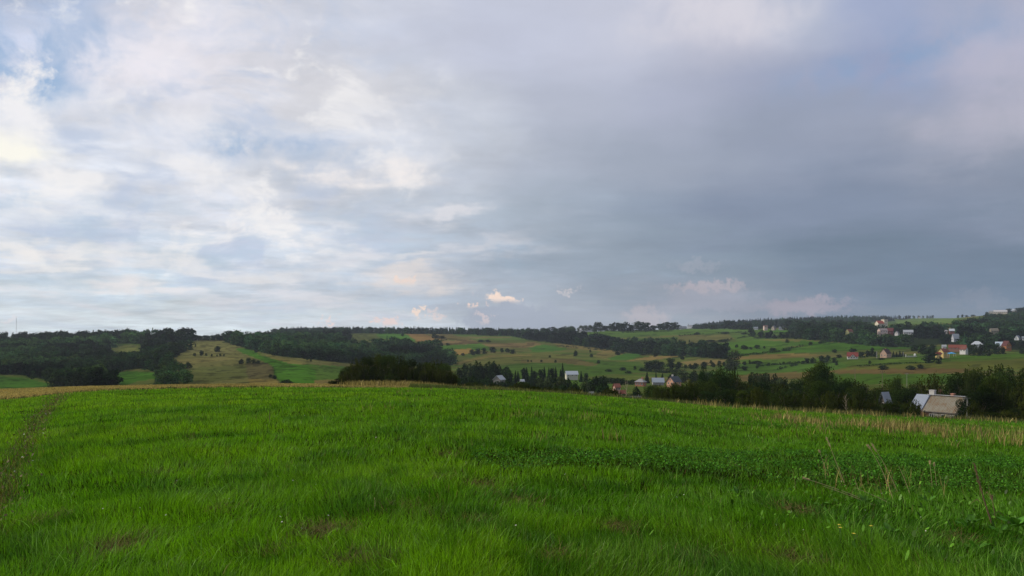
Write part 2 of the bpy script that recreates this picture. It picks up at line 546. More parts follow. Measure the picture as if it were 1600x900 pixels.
def blade_mat(name, trans=0.35):
    m, t, b, o = new_mat(name)
    geo = t.n.new('ShaderNodeNewGeometry')
    at_ = t.n.new('ShaderNodeAttribute'); at_.attribute_name = 'Col'
    f1 = t.math('MULTIPLY_ADD', geo.outputs['Random Per Island'], 1.3, 0.35)
    c = t.vec('SCALE', at_.outputs['Color'], f1)
    df = t.n.new('ShaderNodeBsdfDiffuse'); t.put(df.inputs[0], c)
    tr = t.n.new('ShaderNodeBsdfTranslucent'); t.put(tr.inputs[0], t.vec('MULTIPLY', c, (1.1, 1.2, 0.6)))
    mx = t.n.new('ShaderNodeMixShader'); mx.inputs[0].default_value = trans
    t.l.new(df.outputs[0], mx.inputs[1]); t.l.new(tr.outputs[0], mx.inputs[2])
    gl = t.n.new('ShaderNodeBsdfGlossy'); gl.inputs['Roughness'].default_value = 0.45
    gl.inputs[0].default_value = (1, 1, 1, 1)
    m2 = t.n.new('ShaderNodeMixShader'); m2.inputs[0].default_value = 0.008
    t.l.new(mx.outputs[0], m2.inputs[1]); t.l.new(gl.outputs[0], m2.inputs[2])
    t.l.new(m2.outputs[0], o.inputs[0])
    t.n.remove(b)
    return m


M_leaf = leaf_mat('foliage', (0.020, 0.038, 0.008), objvar=.5, yellow=.35)
M_leafdark = leaf_mat('dark_foliage', (0.013, 0.028, 0.009), objvar=.3, yellow=.15)
M_pale = leaf_mat('willow_foliage', (0.034, 0.050, 0.021), objvar=.2, yellow=.1)
M_shrub = leaf_mat('shrub_foliage', (0.021, 0.034, 0.007), objvar=.3, yellow=.4)
M_spruce = leaf_mat('spruce_needles', (0.010, 0.022, 0.009), objvar=.25, yellow=.05)
M_wood = leaf_mat('woodland_foliage', (0.018, 0.036, 0.014), objvar=0.0, yellow=.0)
M_bark = plain('bark', (0.09, 0.07, 0.05), 0.9, 0.4, 6)
M_blade = blade_mat('grass_blades')
M_dry = blade_mat('dry_grass_blades', 0.2)
M_clover = blade_mat('clover_leaves', 0.25)


# ------------------------------------------------------------------ ground sheet
ALB = 0.50      # photographed brightness of a field -> its base colour


def pip(px, py, poly):
    px = np.asarray(px); py = np.asarray(py)
    ins = np.zeros(px.shape, bool)
    n = len(poly)
    for i in range(n):
        x0, y0 = poly[i]; x1, y1 = poly[(i + 1) % n]
        if y0 == y1: continue
        c = ((y0 > py) != (y1 > py)) & (px < (x1 - x0) * (py - y0) / (y1 - y0) + x0)
        ins ^= c
    return ins


FIELDS = [  # (outline by sight lines, colour, strength)
    # left hill
    ([(-400,585),(0,588),(30,590),(60,595),(100,604),(0,608),(-400,608)], (74,112,48)),
    ([(175,583),(200,580),(250,582),(245,592),(215,597),(190,604),(180,596)], (74,114,44)),
    ([(190,604),(215,596),(248,591),(250,604)], (104,112,66)),
    ([(172,542),(185,539),(216,539),(216,547),(195,551),(180,549)], (118,122,74)),
    ([(262,542),(280,537),(310,530),(352,530),(378,541),(410,549),(445,556),(490,562),(560,568),(600,575),(600,606),(250,606),(262,590),(266,566)], (122,119,80)),
    ([(290,545),(340,541),(372,545),(360,552),(300,552)], (132,127,88)),
    ([(275,562),(340,556),(378,560),(340,564),(280,570)], (136,128,88)),
    ([(285,575),(385,570),(388,590),(300,600),(270,600)], (104,108,68)),
    ([(365,545),(384,544),(398,549),(425,559),(450,566),(490,570),(545,573),(560,604),(443,604),(432,592),(425,571),(400,560),(378,551)], (80,124,44)),
    ([(480,571),(560,574),(560,592),(492,596),(495,580)], (92,120,56)),
    ([(400,553),(425,556),(460,562),(488,570),(455,569),(425,560)], (138,130,84)),
    ([(382,568),(418,567),(428,580),(430,598),(390,598)], (104,97,72)),
    ([(388,592),(432,594),(436,606),(388,606)], (140,124,78)),
    ([(490,594),(560,592),(560,606),(490,606)], (138,122,82)),
    # ridge in the middle
    ([(538,524),(560,521),(585,521),(592,533),(560,540),(540,538)], (106,112,70)),
    ([(585,520),(632,520),(652,533),(618,538),(598,530)], (84,126,56)),
    ([(594,530),(618,530),(640,537),(606,540)], (128,122,84)),
    ([(632,520),(665,522),(692,531),(652,534)], (156,124,88)),
    ([(665,521),(702,522),(738,531),(692,531)], (126,114,80)),
    ([(702,521),(800,522),(850,526),(838,531),(740,531)], (98,122,66)),
    ([(720,526),(800,526),(800,528),(728,529)], (130,122,84)),
    ([(650,537),(692,532),(738,531),(750,536),(690,541),(655,546)], (144,122,92)),
    ([(648,550),(690,539),(758,537),(764,544),(722,551),(700,558),(645,557)], (86,124,52)),
    ([(684,549),(735,544),(744,550),(712,556)], (158,130,84)),
    ([(755,537),(800,536),(838,534),(850,540),(815,544),(762,542)], (138,118,88)),
    ([(705,570),(725,562),(760,553),(850,551),(905,555),(890,562),(800,566),(740,573)], (116,118,68)),
    ([(712,566),(765,555),(830,554),(830,556),(765,558),(715,570)], (138,124,80)),
    ([(780,572),(820,566),(905,562),(985,566),(1005,575),(975,588),(960,605),(780,605)], (84,112,50)),
    ([(815,562),(890,560),(935,568),(925,573),(870,566),(815,567)], (114,104,70)),
    ([(826,543),(852,538),(888,546),(862,550),(830,549)], (78,118,52)),
    ([(866,535),(900,537),(985,547),(962,557),(930,554),(942,549),(874,543)], (138,122,84)),
    ([(920,555),(965,550),(985,556),(950,562)], (128,120,78)),
    ([(944,561),(975,553),(1014,552),(985,562)], (82,124,56)),
    ([(978,564),(1022,556),(1066,557),(1012,563)], (150,128,88)),
    ([(1000,565),(1060,560),(1110,562),(1060,568),(1010,573)], (104,112,62)),
    ([(1060,566),(1090,562),(1132,562),(1132,568),(1082,572)], (142,124,90)),
    ([(900,590),(960,584),(1010,588),(960,600)], (100,112,60)),
    ([(1130,570),(1200,566),(1330,562),(1330,580),(1200,590),(1100,592)], (84,116,50)),
    # upper right slopes
    ([(915,518),(1060,512),(1225,514),(1225,520),(1130,522),(1060,524),(980,528),(920,526)], (98,128,64)),
    ([(1060,526),(1150,522),(1178,527),(1120,533),(1060,538)], (116,114,74)),
    ([(1140,523),(1225,521),(1225,530),(1150,532)], (92,118,60)),
    ([(1120,537),(1200,530),(1290,531),(1300,538),(1165,546),(1130,546)], (88,124,52)),
    ([(1180,531),(1225,529),(1290,533),(1210,533)], (130,122,80)),
    ([(1130,548),(1200,544),(1290,541),(1430,541),(1430,545),(1300,549),(1180,555),(1130,558)], (82,118,46)),
    ([(1250,531),(1300,535),(1400,540),(1440,541),(1440,546),(1300,545),(1250,540)], (78,116,42)),
    ([(1135,559),(1195,553),(1260,553),(1290,555),(1230,559),(1160,563)], (140,120,80)),
    ([(1135,563),(1300,558),(1345,562),(1330,566),(1180,568)], (94,122,52)),
    ([(1200,515),(1246,515),(1246,521),(1200,521)], (88,128,56)),
    ([(1424,523),(1470,521),(1475,530),(1424,530)], (84,114,50)),
    ([(1300,562),(1430,561),(1600,549),(1800,545),(1800,562),(1600,562),(1440,570),(1330,572)], (92,116,50)),
    ([(1430,558),(1600,553),(1600,556),(1430,563)], (84,116,40)),
    ([(1330,572),(1440,568),(1600,560),(1800,560),(1800,580),(1600,576),(1300,580)], (104,108,54)),
    ([(1290,579),(1440,575),(1520,577),(1500,583),(1310,585)], (116,96,66)),
    ([(1150,586),(1250,581),(1300,580),(1290,590),(1160,596)], (120,104,70)),
    ([(1300,584),(1500,584),(1500,600),(1300,600)], (78,108,40)),
    ([(1395,502),(1410,497),(1440,493),(1500,491),(1532,489),(1534,494),(1505,497),(1490,505),(1400,506)], (112,136,78)),
    ([(1500,493),(1540,489),(1540,492),(1508,497)], (148,142,98)),
    ([(1395,495),(1410,494),(1440,490),(1400,490)], (60,82,56)),
    ([(1350,498),(1400,498),(1400,506),(1350,505)], (84,108,68)),
]


BALKS = [   # unmown banks between the holdings, along sight lines
    [(1202,552),(1235,545),(1262,540),(1300,534)], [(1150,576),(1205,571),(1250,568),(1300,567)], [(1300,573),(1380,568),(1440,565),(1600,559)],
    [(1060,525),(1120,521),(1180,519),(1225,519)], [(1090,535),(1140,531),(1165,527),(1190,523)], [(1130,559),(1180,554),(1235,548)],
    [(930,523),(990,519),(1050,517)], [(980,527),(1030,522),(1080,520)], [(1215,577),(1245,570)], [(1230,583),(1262,576),(1290,575)],
    [(712,571),(740,563),(800,558),(860,556)], [(800,564),(860,560),(900,562),(960,571),(1010,574)], [(780,572),(850,567),(900,567)],
    [(640,545),(690,538),(760,536),(800,538)], [(590,538),(640,538),(680,534)], [(740,543),(800,541),(850,545)], [(870,540),(930,546),(985,550)],
    [(1005,563),(1060,558),(1130,558)], [(1065,573),(1130,570)], [(1300,549),(1380,545),(1430,546)], [(365,553),(400,562),(426,572),(432,592),(444,603)], [(385,568),(420,567)]]


def polyline_dist(x, y, pts):
    d = np.full(np.shape(x), 1e9)
    for (x0, y0), (x1, y1) in zip(pts, pts[1:]):
        vx, vy = x1 - x0, y1 - y0
        tt = np.clip(((x - x0) * vx + (y - y0) * vy) / (vx * vx + vy * vy), 0, 1)
        d = np.minimum(d, np.hypot(x - x0 - tt * vx, y - y0 - tt * vy))
    return d


TRACK = [((p - 800) / F * Y_, Y_) for p, Y_ in [(-60, 7.5), (5, 12.5), (30, 18), (50, 27), (66, 40), (84, 62), (96, 96)]]
EDGE_Y = 100.0          # the green field ends here, stubble strip behind on the left


def track_w(x, y): return np.clip(1 - polyline_dist(x, y, TRACK) / (0.20 + 0.009 * np.asarray(y)), 0, 1)


def build_ground():
    ca = np.arctan(np.linspace(-0.86, 0.86, 900))
    side = np.linspace(ca[-1], math.pi, 46)[1:]
    az = np.concatenate([-side[::-1][1:], ca, side])
    az[0] = -math.pi + (side[1] - side[0]) * 1.0 if False else az[0]
    rr = np.concatenate([[0.4, 0.8, 1.3, 1.9], np.exp(np.linspace(math.log(2.5), math.log(11500), 560))])
    A, Rr = np.meshgrid(az, rr, indexing='ij')
    # rings at constant depth in front, so that land features follow smoothly
    Yr = Rr
    cl = np.clip(A, -AZL, AZL)
    rad = np.where(np.abs(A) <= AZL, Rr / np.cos(cl), Rr / math.cos(AZL))
    X = rad * np.sin(A); Yw = rad * np.cos(A)
    Z = height(X.ravel(), Yw.ravel()).reshape(X.shape)
    v = np.stack([X, Yw, Z], -1).reshape(-1, 3)
    na, nr = X.shape
    idx = np.arange(na * nr).reshape(na, nr)
    nxt = np.roll(idx, -1, 0)
    f = np.stack([idx[:, :-1], nxt[:, :-1], nxt[:, 1:], idx[:, 1:]], -1).reshape(-1, 4)
    c0 = len(v)
    v = np.vstack([v, [[0, 0, hz1(0, 0.01)]]])
    tri = np.stack([np.full(na, c0), nxt[:, 0], idx[:, 0]], -1)
    # colours
    px = (800 + F * np.tan(cl)).ravel(); Yd = Yr.ravel()
    py = HZ + F * (EYE - Z.ravel()) / (rad * np.cos(cl)).ravel()
    x = X.ravel(); y = Yw.ravel()
    col = np.tile(np.array(lin((92, 106, 58))), (len(px), 1))
    far = Yd > 330
    # strips of small holdings wherever nothing more exact is known
    u = px / 260 + 5 * fbm(px / 500, np.log(Yd) * 3, 2, 5)
    w = np.log(Yd) * 46 + 3.2 * fbm(px / 300, np.log(Yd) * 2.5, 3, 6) + px / 190
    cell = _tab[np.floor(w).astype(int) & 255, (np.floor(u).astype(int)) & 255]
    pal = np.array([lin(c) for c in [(96,116,58),(84,114,50),(112,116,68),(128,120,80),(90,104,56),(78,112,48),(106,108,64),(134,120,84)]])
    col = np.where(far[:, None], pal[(cell * 7.999).astype(int)] * 0.6 + col * 0.4, col)
    jx = px + (fbm(x / 40, y / 40, 3, 31) - 0.5) * 7
    jy = py + (fbm(x / 30, y / 60, 3, 33) - 0.5) * 1.6
    for poly, c in FIELDS:
        m = pip(jx, jy, poly) & far
        col[m] = np.array(lin(c))
    # long thin mowing and ploughing lines, weedy patches
    st = fbm(px / 90 + 3, np.log(Yd) * 120 + px / 45, 3, 40)
    pt = fbm(x / 35, y / 60, 4, 41)
    k = (1 + (st - 0.5) * 0.55 + (pt - 0.5) * 0.7)
    col = np.where(far[:, None], col * k[:, None], col)
    sc = np.clip((fbm(x / 6, y / 12, 4, 44) - 0.545) * 9, 0, 1) * (far & (px < 600))
    col = col * (1 - 0.5 * sc[:, None])
    fr = w * 1.35 + .35 * u
    fr = fr - np.floor(fr)
    bl = (fr < .16) & (_tab[np.floor(w * 1.35 + .35 * u).astype(int) & 255, 7] < .62) & far & (px > 535)
    col = col * (1 - .42 * (bl & (pt > .42)))[:, None]
    for line in BALKS:
        d = polyline_dist(px, py * 3, [(a_, b_ * 3) for a_, b_ in line])
        kk = np.clip(1.2 - d / 2.2, 0, 1) * far * (fbm(x / 12, y / 12, 2, 47) > .34)
        col = col * (1 - .55 * kk)[:, None]
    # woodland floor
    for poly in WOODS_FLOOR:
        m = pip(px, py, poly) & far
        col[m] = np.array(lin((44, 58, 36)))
    # near field under its grass
    nearf = (Yd <= EDGE_Y)
    cn = np.array(lin((36, 46, 14)))
    n = fbm(x / 1.1, y / 1.1, 3, 50)
    col = np.where(nearf[:, None], cn * (0.7 + 0.6 * n)[:, None], col)
    tw = track_w(x, y) * nearf
    col = col * (1 - .4 * tw[:, None]) + np.array(lin((92, 84, 46))) * .4 * tw[:, None]
    straw = np.clip((690 - px) / 40, 0, 1) * ((Yd > EDGE_Y) & (Yd < 172))
    rough = ((Yd > EDGE_Y) & ~far)
    col = np.where(rough[:, None], np.array(lin((78, 88, 42))) * (0.6 + 0.8 * fbm(x / 6, y / 6, 3, 51))[:, None], col)
    cs = np.array(lin((158, 142, 82))) * (0.75 + 0.5 * fbm(x / 14, y / 3, 3, 52))[:, None]
    col = col * (1 - straw[:, None]) + cs * straw[:, None]
    col = np.vstack([col * np.where(far, ALB, 0.62)[:, None] / 0.5 * 0.5 * 1.9 if False else col * np.where(far[:, None], np.array([.43, .45, .33]), np.array([.55, .52, .45])), [cn]])
    m, t, b, o = new_mat('land')
    a = t.n.new('ShaderNodeAttribute'); a.attribute_name = 'Col'
    tc = t.n.new('ShaderNodeTexCoord')
    n1 = t.noise(tc.outputs['Object'], 0.9, 6, 0.65)
    n2 = t.noise(tc.outputs['Object'], 0.06, 5, 0.6)
    n3 = t.noise(t.vec('MULTIPLY', tc.outputs['Object'], (1, 0.5, 1)), 0.22, 5, 0.7)
    k = t.math('ADD', t.math('MULTIPLY', n1, 0.30), t.math('ADD', t.math('MULTIPLY', n2, 0.35), t.math('MULTIPLY', n3, 0.45)))
    k = t.math('MULTIPLY_ADD', k, 1.1, 0.40)
    df = t.n.new('ShaderNodeBsdfDiffuse'); t.put(df.inputs[0], t.vec('SCALE', a.outputs['Color'], k)); t.l.new(df.outputs[0], o.inputs[0])
    bp = t.n.new('ShaderNodeBump'); bp.inputs['Strength'].default_value = 0.5; bp.inputs['Distance'].default_value = 0.3
    t.put(bp.inputs['Height'], n3); t.l.new(bp.outputs[0], df.inputs['Normal']); t.n.remove(b)
    me = mesh_np('ground', v, [f, tri], m, col, True)
    g = obj('ground', me)
    tag(g, 'rolling farmland from the green meadow down into the valley and up the patchwork slopes', kind='structure')


# ------------------------------------------------------------------ woods, listed here because their floor colours the ground
WOODS = [   # outline by sight lines to the ground, tree height m, spacing, share of conifers, tint, label
    dict(poly=[(-400,584),(0,585),(35,587),(62,592),(95,598),(140,594),(172,583),(205,577),(248,577),(256,560),(258,549),(236,551),(216,550),(186,553),(150,548),(60,552),(-400,560)],
         h=13, s=1.0, con=.08, tint=(0.9, 1.0, 0.85), label='dense dark green wood on the lower left hillside above the pale green field'),
    dict(poly=[(-400,560),(60,552),(150,548),(172,545),(172,538),(216,537),(250,542),(285,537),(305,533),(305,529),(200,531),(100,534),(-400,540)],
         h=14, s=1.0, con=.1, tint=(0.85, 0.95, 0.85), label='dark wood forming the skyline of the left hill'),
    dict(poly=[(238,603),(284,603),(274,590),(260,580),(262,564),(282,552),(294,548),(285,545),(262,552),(250,566),(246,585)],
         h=12, s=1.0, con=.1, tint=(0.95, 1.0, 0.85), label='tongue of dark trees running down between the clearing and the tan meadow'),
    dict(poly=[(92,604),(100,600),(130,597),(165,597),(182,600),(190,605),(150,607),(110,607)],
         h=17, s=.8, con=.05, tint=(1.0, 1.05, 0.8), label='rounded grove of dark trees just behind the stubble strip on the left'),
    dict(poly=[(352,534),(400,533),(450,531),(500,527),(545,524),(552,522),(546,532),(536,541),(562,547),(590,545),(598,540),(612,541),(650,548),(680,545),(690,546),(668,552),(645,558),(700,558),(712,564),(705,571),(640,572),(560,570),(500,563),(440,557),(400,549),(380,543)],
         h=13, s=1.0, con=.12, tint=(0.85, 0.97, 0.9), label='broad dark wood filling the hollow behind the tall thicket'),
    dict(poly=[(425,522),(450,519),(480,517.5),(560,518),(640,519.5),(720,521),(800,521),(800,523),(720,522.5),(560,521),(480,524),(430,530)],
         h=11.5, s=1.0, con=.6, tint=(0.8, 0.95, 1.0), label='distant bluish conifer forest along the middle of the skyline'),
    dict(poly=[(745,522),(800,520),(860,519),(905,520),(908,528),(962,537),(1000,540),(1050,539),(1065,544),(1085,550),(1110,548),(1134,553),(1134,562),(1090,558),(1040,556),(985,552),(950,547),(900,540),(838,533),(800,526),(745,524)],
         h=13, s=1.0, con=.1, tint=(0.85, 0.95, 0.88), label='long dark belt of trees winding down the ravine across the far fields'),
    dict(poly=[(1060,513),(1120,508),(1200,504),(1260,501),(1320,499),(1395,499),(1395,502),(1320,505),(1240,511),(1200,513),(1060,514)],
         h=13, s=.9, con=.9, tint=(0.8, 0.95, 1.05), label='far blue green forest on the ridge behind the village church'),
    dict(poly=[(1395,498),(1420,494),(1440,493),(1470,495),(1440,496),(1410,500)],
         h=11, s=.9, con=.2, tint=(0.9, 1.0, 0.9), label='small wood on the rounded hilltop beyond the church'),
    dict(poly=[(1226,520),(1240,513),(1300,511),(1385,514),(1400,520),(1480,520),(1510,515),(1600,512),(1700,512),(1700,548),(1600,548),(1555,545),(1500,546),(1480,538),(1425,541),(1395,543),(1340,538),(1262,531),(1240,528)],
         h=15, s=1.0, con=.12, tint=(0.8, 0.92, 0.85), label='dark leafy trees standing all round the village houses'),
    dict(poly=[(1490,514),(1536,504),(1556,494),(1572,491),(1600,490),(1700,488),(1700,514),(1496,516)],
         h=13, s=1.0, con=.12, tint=(0.8, 0.92, 0.85), label='dark wood climbing the slope at the right edge of the view'),
    dict(poly=[(1176,527),(1204,524),(1245,525),(1245,529),(1200,529),(1176,529)], h=9, s=.8, con=.1, tint=(.85, .95, .85),
         label='low dark trees below the small lawn on the upper slope'),
]
WOODS_FLOOR = [w_['poly'] for w_ in WOODS]
build_ground()


# ------------------------------------------------------------------ foliage shapes (unit size: 1 m wide, 1 m tall)
def cards(c, nrm, size, rg, elong=1.2, jit=0.38):
    """leaf clumps: one four-sided face each, at c, facing roughly nrm"""
    n = len(c)
    nrm = nrm + rg.normal(0, jit, (n, 3))
    nrm /= np.linalg.norm(nrm, axis=1, keepdims=True) + 1e-9
    a = np.cross(nrm, rg.normal(0, 1, (n, 3))); a /= np.linalg.norm(a, axis=1, keepdims=True) + 1e-9
    b = np.cross(nrm, a)
    s = (size * rg.uniform(0.6, 1.35, n))[:, None]
    l = s * elong
    p = np.stack([c - a * l, c - b * s * .8 + a * l * .1, c + a * l, c + b * s * .8 - a * l * .1], 1)
    return p.reshape(-1, 3), np.arange(4 * n).reshape(n, 4)


def crown_round(seed, n, leaf, lobes=26, z0=0.12, spread=1.0, full=False):
    rg = np.random.default_rng(seed)
    cs, rs = [], []
    for i in range(lobes):
        th = rg.uniform(0, 2 * math.pi); zz = rg.uniform(0, 1)
        env = math.sin(math.pi * min(1, max(0.02, (0.10 + 0.90 * (1 - zz)) ** 0.75))) ** 0.6 * 0.36
        if full: env = 0.36 * math.sqrt(max(0.0, 1 - max(0, (zz - .3) / .75) ** 2)) * (0.92 + .08 * min(1, zz / .3))
        r = env * rg.uniform(0.1, 1.0) ** .5
        cs.append((r * math.cos(th) * spread, r * math.sin(th) * spread, z0 + 0.06 + (0.86 - z0) * zz))
        rs.append(rg.uniform(0.12, 0.20) if full else rg.uniform(0.10, 0.18))
    if full:
        for q_ in range(4): cs[q_] = (0, 0, z0 + .15 + .2 * q_); rs[q_] = .2
    cs = np.array(cs); rs = np.array(rs)
    k = rg.choice(lobes, n, p=rs ** 2 / (rs ** 2).sum())
    d = rg.normal(0, 1, (n, 3)); d /= np.linalg.norm(d, axis=1, keepdims=True)
    if not full: d[:, 2] = np.where((d[:, 2] < -0.25) & (rg.random(n) < 0.6), -d[:, 2], d[:, 2])
    rad = rs[k] * rg.uniform(0.55, 1.12, n) ** 0.6
    c = cs[k] + d * rad[:, None] * np.array([1, 1, 0.8])
    c[:, 2] = np.clip(c[:, 2], 0.02, 1.02)
    return cards(c, d + np.array([0, 0, .35]), np.full(n, leaf), rg)


def crown_sprays(seed, n, leaf, stems=60, fan=0.42):
    """upright shrubs: many rods fanning up from the base, leafy along most of their length"""
    rg = np.random.default_rng(seed)
    th = rg.uniform(0, 2 * math.pi, stems); a = rg.uniform(0, 1, stems) ** 0.6
    tip = np.stack([np.cos(th) * a * fan, np.sin(th) * a * fan, (1 - 0.42 * a ** 2) * rg.uniform(0.72, 1.0, stems)], 1)
    base = np.stack([np.cos(th) * a * 0.22, np.sin(th) * a * 0.22, np.zeros(stems)], 1)
    k = rg.integers(0, stems, n); u = rg.uniform(0.05, 1, n) ** 0.8
    c = base[k] + (tip - base)[k] * u[:, None]
    c[:, :2] += (tip - base)[k][:, :2] * (0.25 * np.sin(u * 3))[:, None]
    w = 0.055 * (1.25 - u)
    off = rg.normal(0, 1, (n, 3)) * w[:, None]
    c = c + off
    c[:, 2] = np.clip(c[:, 2], 0.0, 1.05)
    d = c * np.array([1, 1, 0.1]); d /= np.linalg.norm(d, axis=1, keepdims=True) + 1e-6
    return cards(c, d + np.array([0, 0, .3]), np.full(n, leaf), rg, 1.7)


def crown_spruce(seed, n, leaf):
    rg = np.random.default_rng(seed)
    z = rg.uniform(0, 1, n) ** 1.5
    tier = 13
    zf = (z * tier) % 1.0
    th = rg.uniform(0, 2 * math.pi, n); lob = 0.82 + 0.18 * np.cos(th * 5 + np.floor(z * tier) * 2.1)
    rmax = 0.5 * (1 - z) ** 0.85 * lob * (1 - 0.35 * zf)
    r = rmax * np.sqrt(rg.uniform(0.25, 1, n))
    zz = 0.05 + 0.95 * z - 0.10 * r * (1 - z)
    c = np.stack([r * np.cos(th), r * np.sin(th), zz], 1)
    d = np.stack([np.cos(th), np.sin(th), np.full(n, .7)], 1)
    return cards(c, d, leaf * (0.5 + 0.7 * (1 - z)), rg, 1.5)


def ones(v): return np.ones((len(v), 3))


KINDS = {}


def trunk_mesh(kind):
    mb = MB(); rg = random.Random(hash(kind) % 97)
    if kind == 'spruce':
        mb.tube([(0, 0, -.06), (0, 0, .5), (0, 0, .97)], [.035, .022, .004], 7)
    elif kind.startswith('shrub'):
        for k in range(9):
            a = k * 0.7; q = rg.uniform(.15, .4)
            mb.tube([(.05 * math.cos(a), .05 * math.sin(a), -.04), (q * .5 * math.cos(a), q * .5 * math.sin(a), .4), (q * math.cos(a), q * math.sin(a), rg.uniform(.7, .98))], [.010, .007, .002], 5)
    else:
        mb.tube([(0, 0, -.06), (.01, 0, .15), (-.01, .01, .4), (.0, .0, .8)], [.040, .030, .022, .006], 8)
        for k in range(6):
            a = k * 1.1; z0 = rg.uniform(.2, .5)
            mb.tube([(0, 0, z0), (.12 * math.cos(a), .12 * math.sin(a), z0 + .14), (.3 * math.cos(a), .3 * math.sin(a), z0 + .28)], [.018, .011, .004], 6)
    return mb.mesh('trunk', M_bark)


def norm(vf):
    v, f = vf
    v = v.copy()
    r = np.percentile(np.hypot(v[:, 0], v[:, 1]), 96); v[:, :2] *= 0.43 / r
    v[:, 2] = v[:, 2] / np.percentile(v[:, 2], 99.3)
    return v, f


def reg(kind, builder, mat, lod=0):
    v, f = norm(builder)
    KINDS[kind] = (mesh_np('crown', v, f, mat, ones(v)), trunk_mesh(kind) if lod == 0 else None, (v, f))


# near versions: fine leaf clumps
for i in range(3): reg('leafy%d' % i, crown_round(10 + i, 6500, 0.014, 30 + 6 * i, .03, full=True), M_leaf)
for i in range(2): reg('dark%d' % i, crown_round(20 + i, 6500, 0.014, 34, .03, full=True), M_leafdark)
for i in range(3): reg('shrub%d' % i, crown_sprays(30 + i, 6500, 0.0125, 46 + 14 * i), M_shrub)
reg('willow0', crown_round(40, 6000, 0.014, 30, 0.02, full=True), M_pale)
reg('willow1', crown_round(41, 6000, 0.014, 24, 0.02, full=True), M_pale)
reg('spruce', crown_spruce(50, 5500, 0.022), M_spruce)
# far versions: a few hundred clumps, crown down to the ground
for i in range(3): reg('far_leafy%d' % i, crown_round(60 + i, 700, 0.050, 26, 0.0, full=True), M_leafdark, 1)
reg('far_round', crown_round(64, 800, 0.050, 28, 0.0, full=True), M_leafdark, 1)
reg('far_willow', crown_round(66, 800, 0.045, 28, 0.0, full=True), M_pale, 1)
reg('far_spruce', crown_spruce(65, 420, 0.06), M_spruce, 1)
# shapes repeated inside the woods
WV = [norm(crown_round(70 + i, 230, 0.066, 16, 0.0, full=True)) for i in range(5)]
WC = [norm(crown_spruce(80 + i, 120, 0.10)) for i in range(2)]

rnd = random.Random(11)


def plant(kind, px, Y, top=None, w=None, h=None, label=None, cat='tree', group=None, name='tree', sink=0.0):
    """one plant; top = sight-line row of its tip, w = width in sight-line units, h likewise"""
    x, y, z = at(px, Y)
    H = h * Y / F if h is not None else (EYE + (HZ - top) * Y / F) - z
    H = max(H, 0.4) + sink
    W = w * Y / F
    crown, trunk, _ = KINDS[kind]
    rz = rnd.uniform(0, 6.28)
    sc = (W / 0.86, W / 0.86, H)
    if trunk is None:
        o = obj(name, crown); o.location = (x, y, z - sink); o.rotation_euler = (0, 0, rz); o.scale = sc
        return tag(o, label, cat, group)
    e = empty(name, (x, y, z - sink), rz, sc)
    tag(e, label, cat, group)
    obj('crown', crown, e); obj('trunk', trunk, e)
    return e

# ------------------------------------------------------------------ buildings
def wallmat(name, c, k=0.60): return plain(name, tuple(v * k for v in lin(c)), 0.85, 0.10, 0.7)


def roofmat(name, c, metal=False, k=0.58):
    m, t, b, o = new_mat(name)
    tc = t.n.new('ShaderNodeTexCoord')
    n = t.noise(tc.outputs['Object'], 0.8, 6, 0.65)
    wv = t.n.new('ShaderNodeTexWave'); wv.inputs['Scale'].default_value = 1.3 if metal else 2.2
    wv.bands_direction = 'X' if metal else 'Z'
    t.l.new(tc.outputs['Object'], wv.inputs['Vector'])
    f = t.math('ADD', t.math('MULTIPLY', n, 0.35), t.math('MULTIPLY_ADD', wv.outputs['Fac'], 0.12, 0.76))
    t.put(b.inputs['Base Color'], t.vec('SCALE', tuple(v * k for v in lin(c)), f))
    b.inputs['Roughness'].default_value = 0.38 if metal else 0.8
    b.inputs['Specular IOR Level'].default_value = 0.5 if metal else 0.25
    bp = t.n.new('ShaderNodeBump'); bp.inputs['Strength'].default_value = 0.4; bp.inputs['Distance'].default_value = 0.05
    t.l.new(wv.outputs['Fac'], bp.inputs['Height']); t.l.new(bp.outputs[0], b.inputs['Normal'])
    return m


_m = {}
def cm(fn, name, c, *a):
    key = (fn.__name__, tuple(c)) + tuple(a)
    if key not in _m: _m[key] = fn(name, c, *a)
    return _m[key]


M_glass, _t, _b, _o = new_mat('window_glass')
_b.inputs['Base Color'].default_value = (0.03, 0.035, 0.04, 1); _b.inputs['Roughness'].default_value = 0.08
M_frame = plain('white_window_frame', (0.62, 0.62, 0.60), 0.5, 0.05)
M_door = plain('brown_door', (0.12, 0.06, 0.035), 0.6, 0.2, 3)
M_brick = plain('chimney_brick', (0.32, 0.16, 0.11), 0.9, 0.25, 6)
M_plaster = plain('chimney_plaster', (0.40, 0.39, 0.37), 0.9, 0.15, 3)

GUARD = []      # x0, x1, y0, y1, distance: buildings that must stay in view


def gable_walls(L, D, e, r):
    mb = MB()
    a, b = L / 2, D / 2
    mb.add([(-a,-b,-2.5),(a,-b,-2.5),(a,b,-2.5),(-a,b,-2.5),(-a,-b,e),(a,-b,e),(a,b,e),(-a,b,e),(-a,0,r),(a,0,r)],
           [(0,1,5,4),(2,3,7,6),(3,0,4,8,7),(1,2,6,9,5),(3,2,1,0),(4,5,9,8),(6,7,8,9)])
    return mb


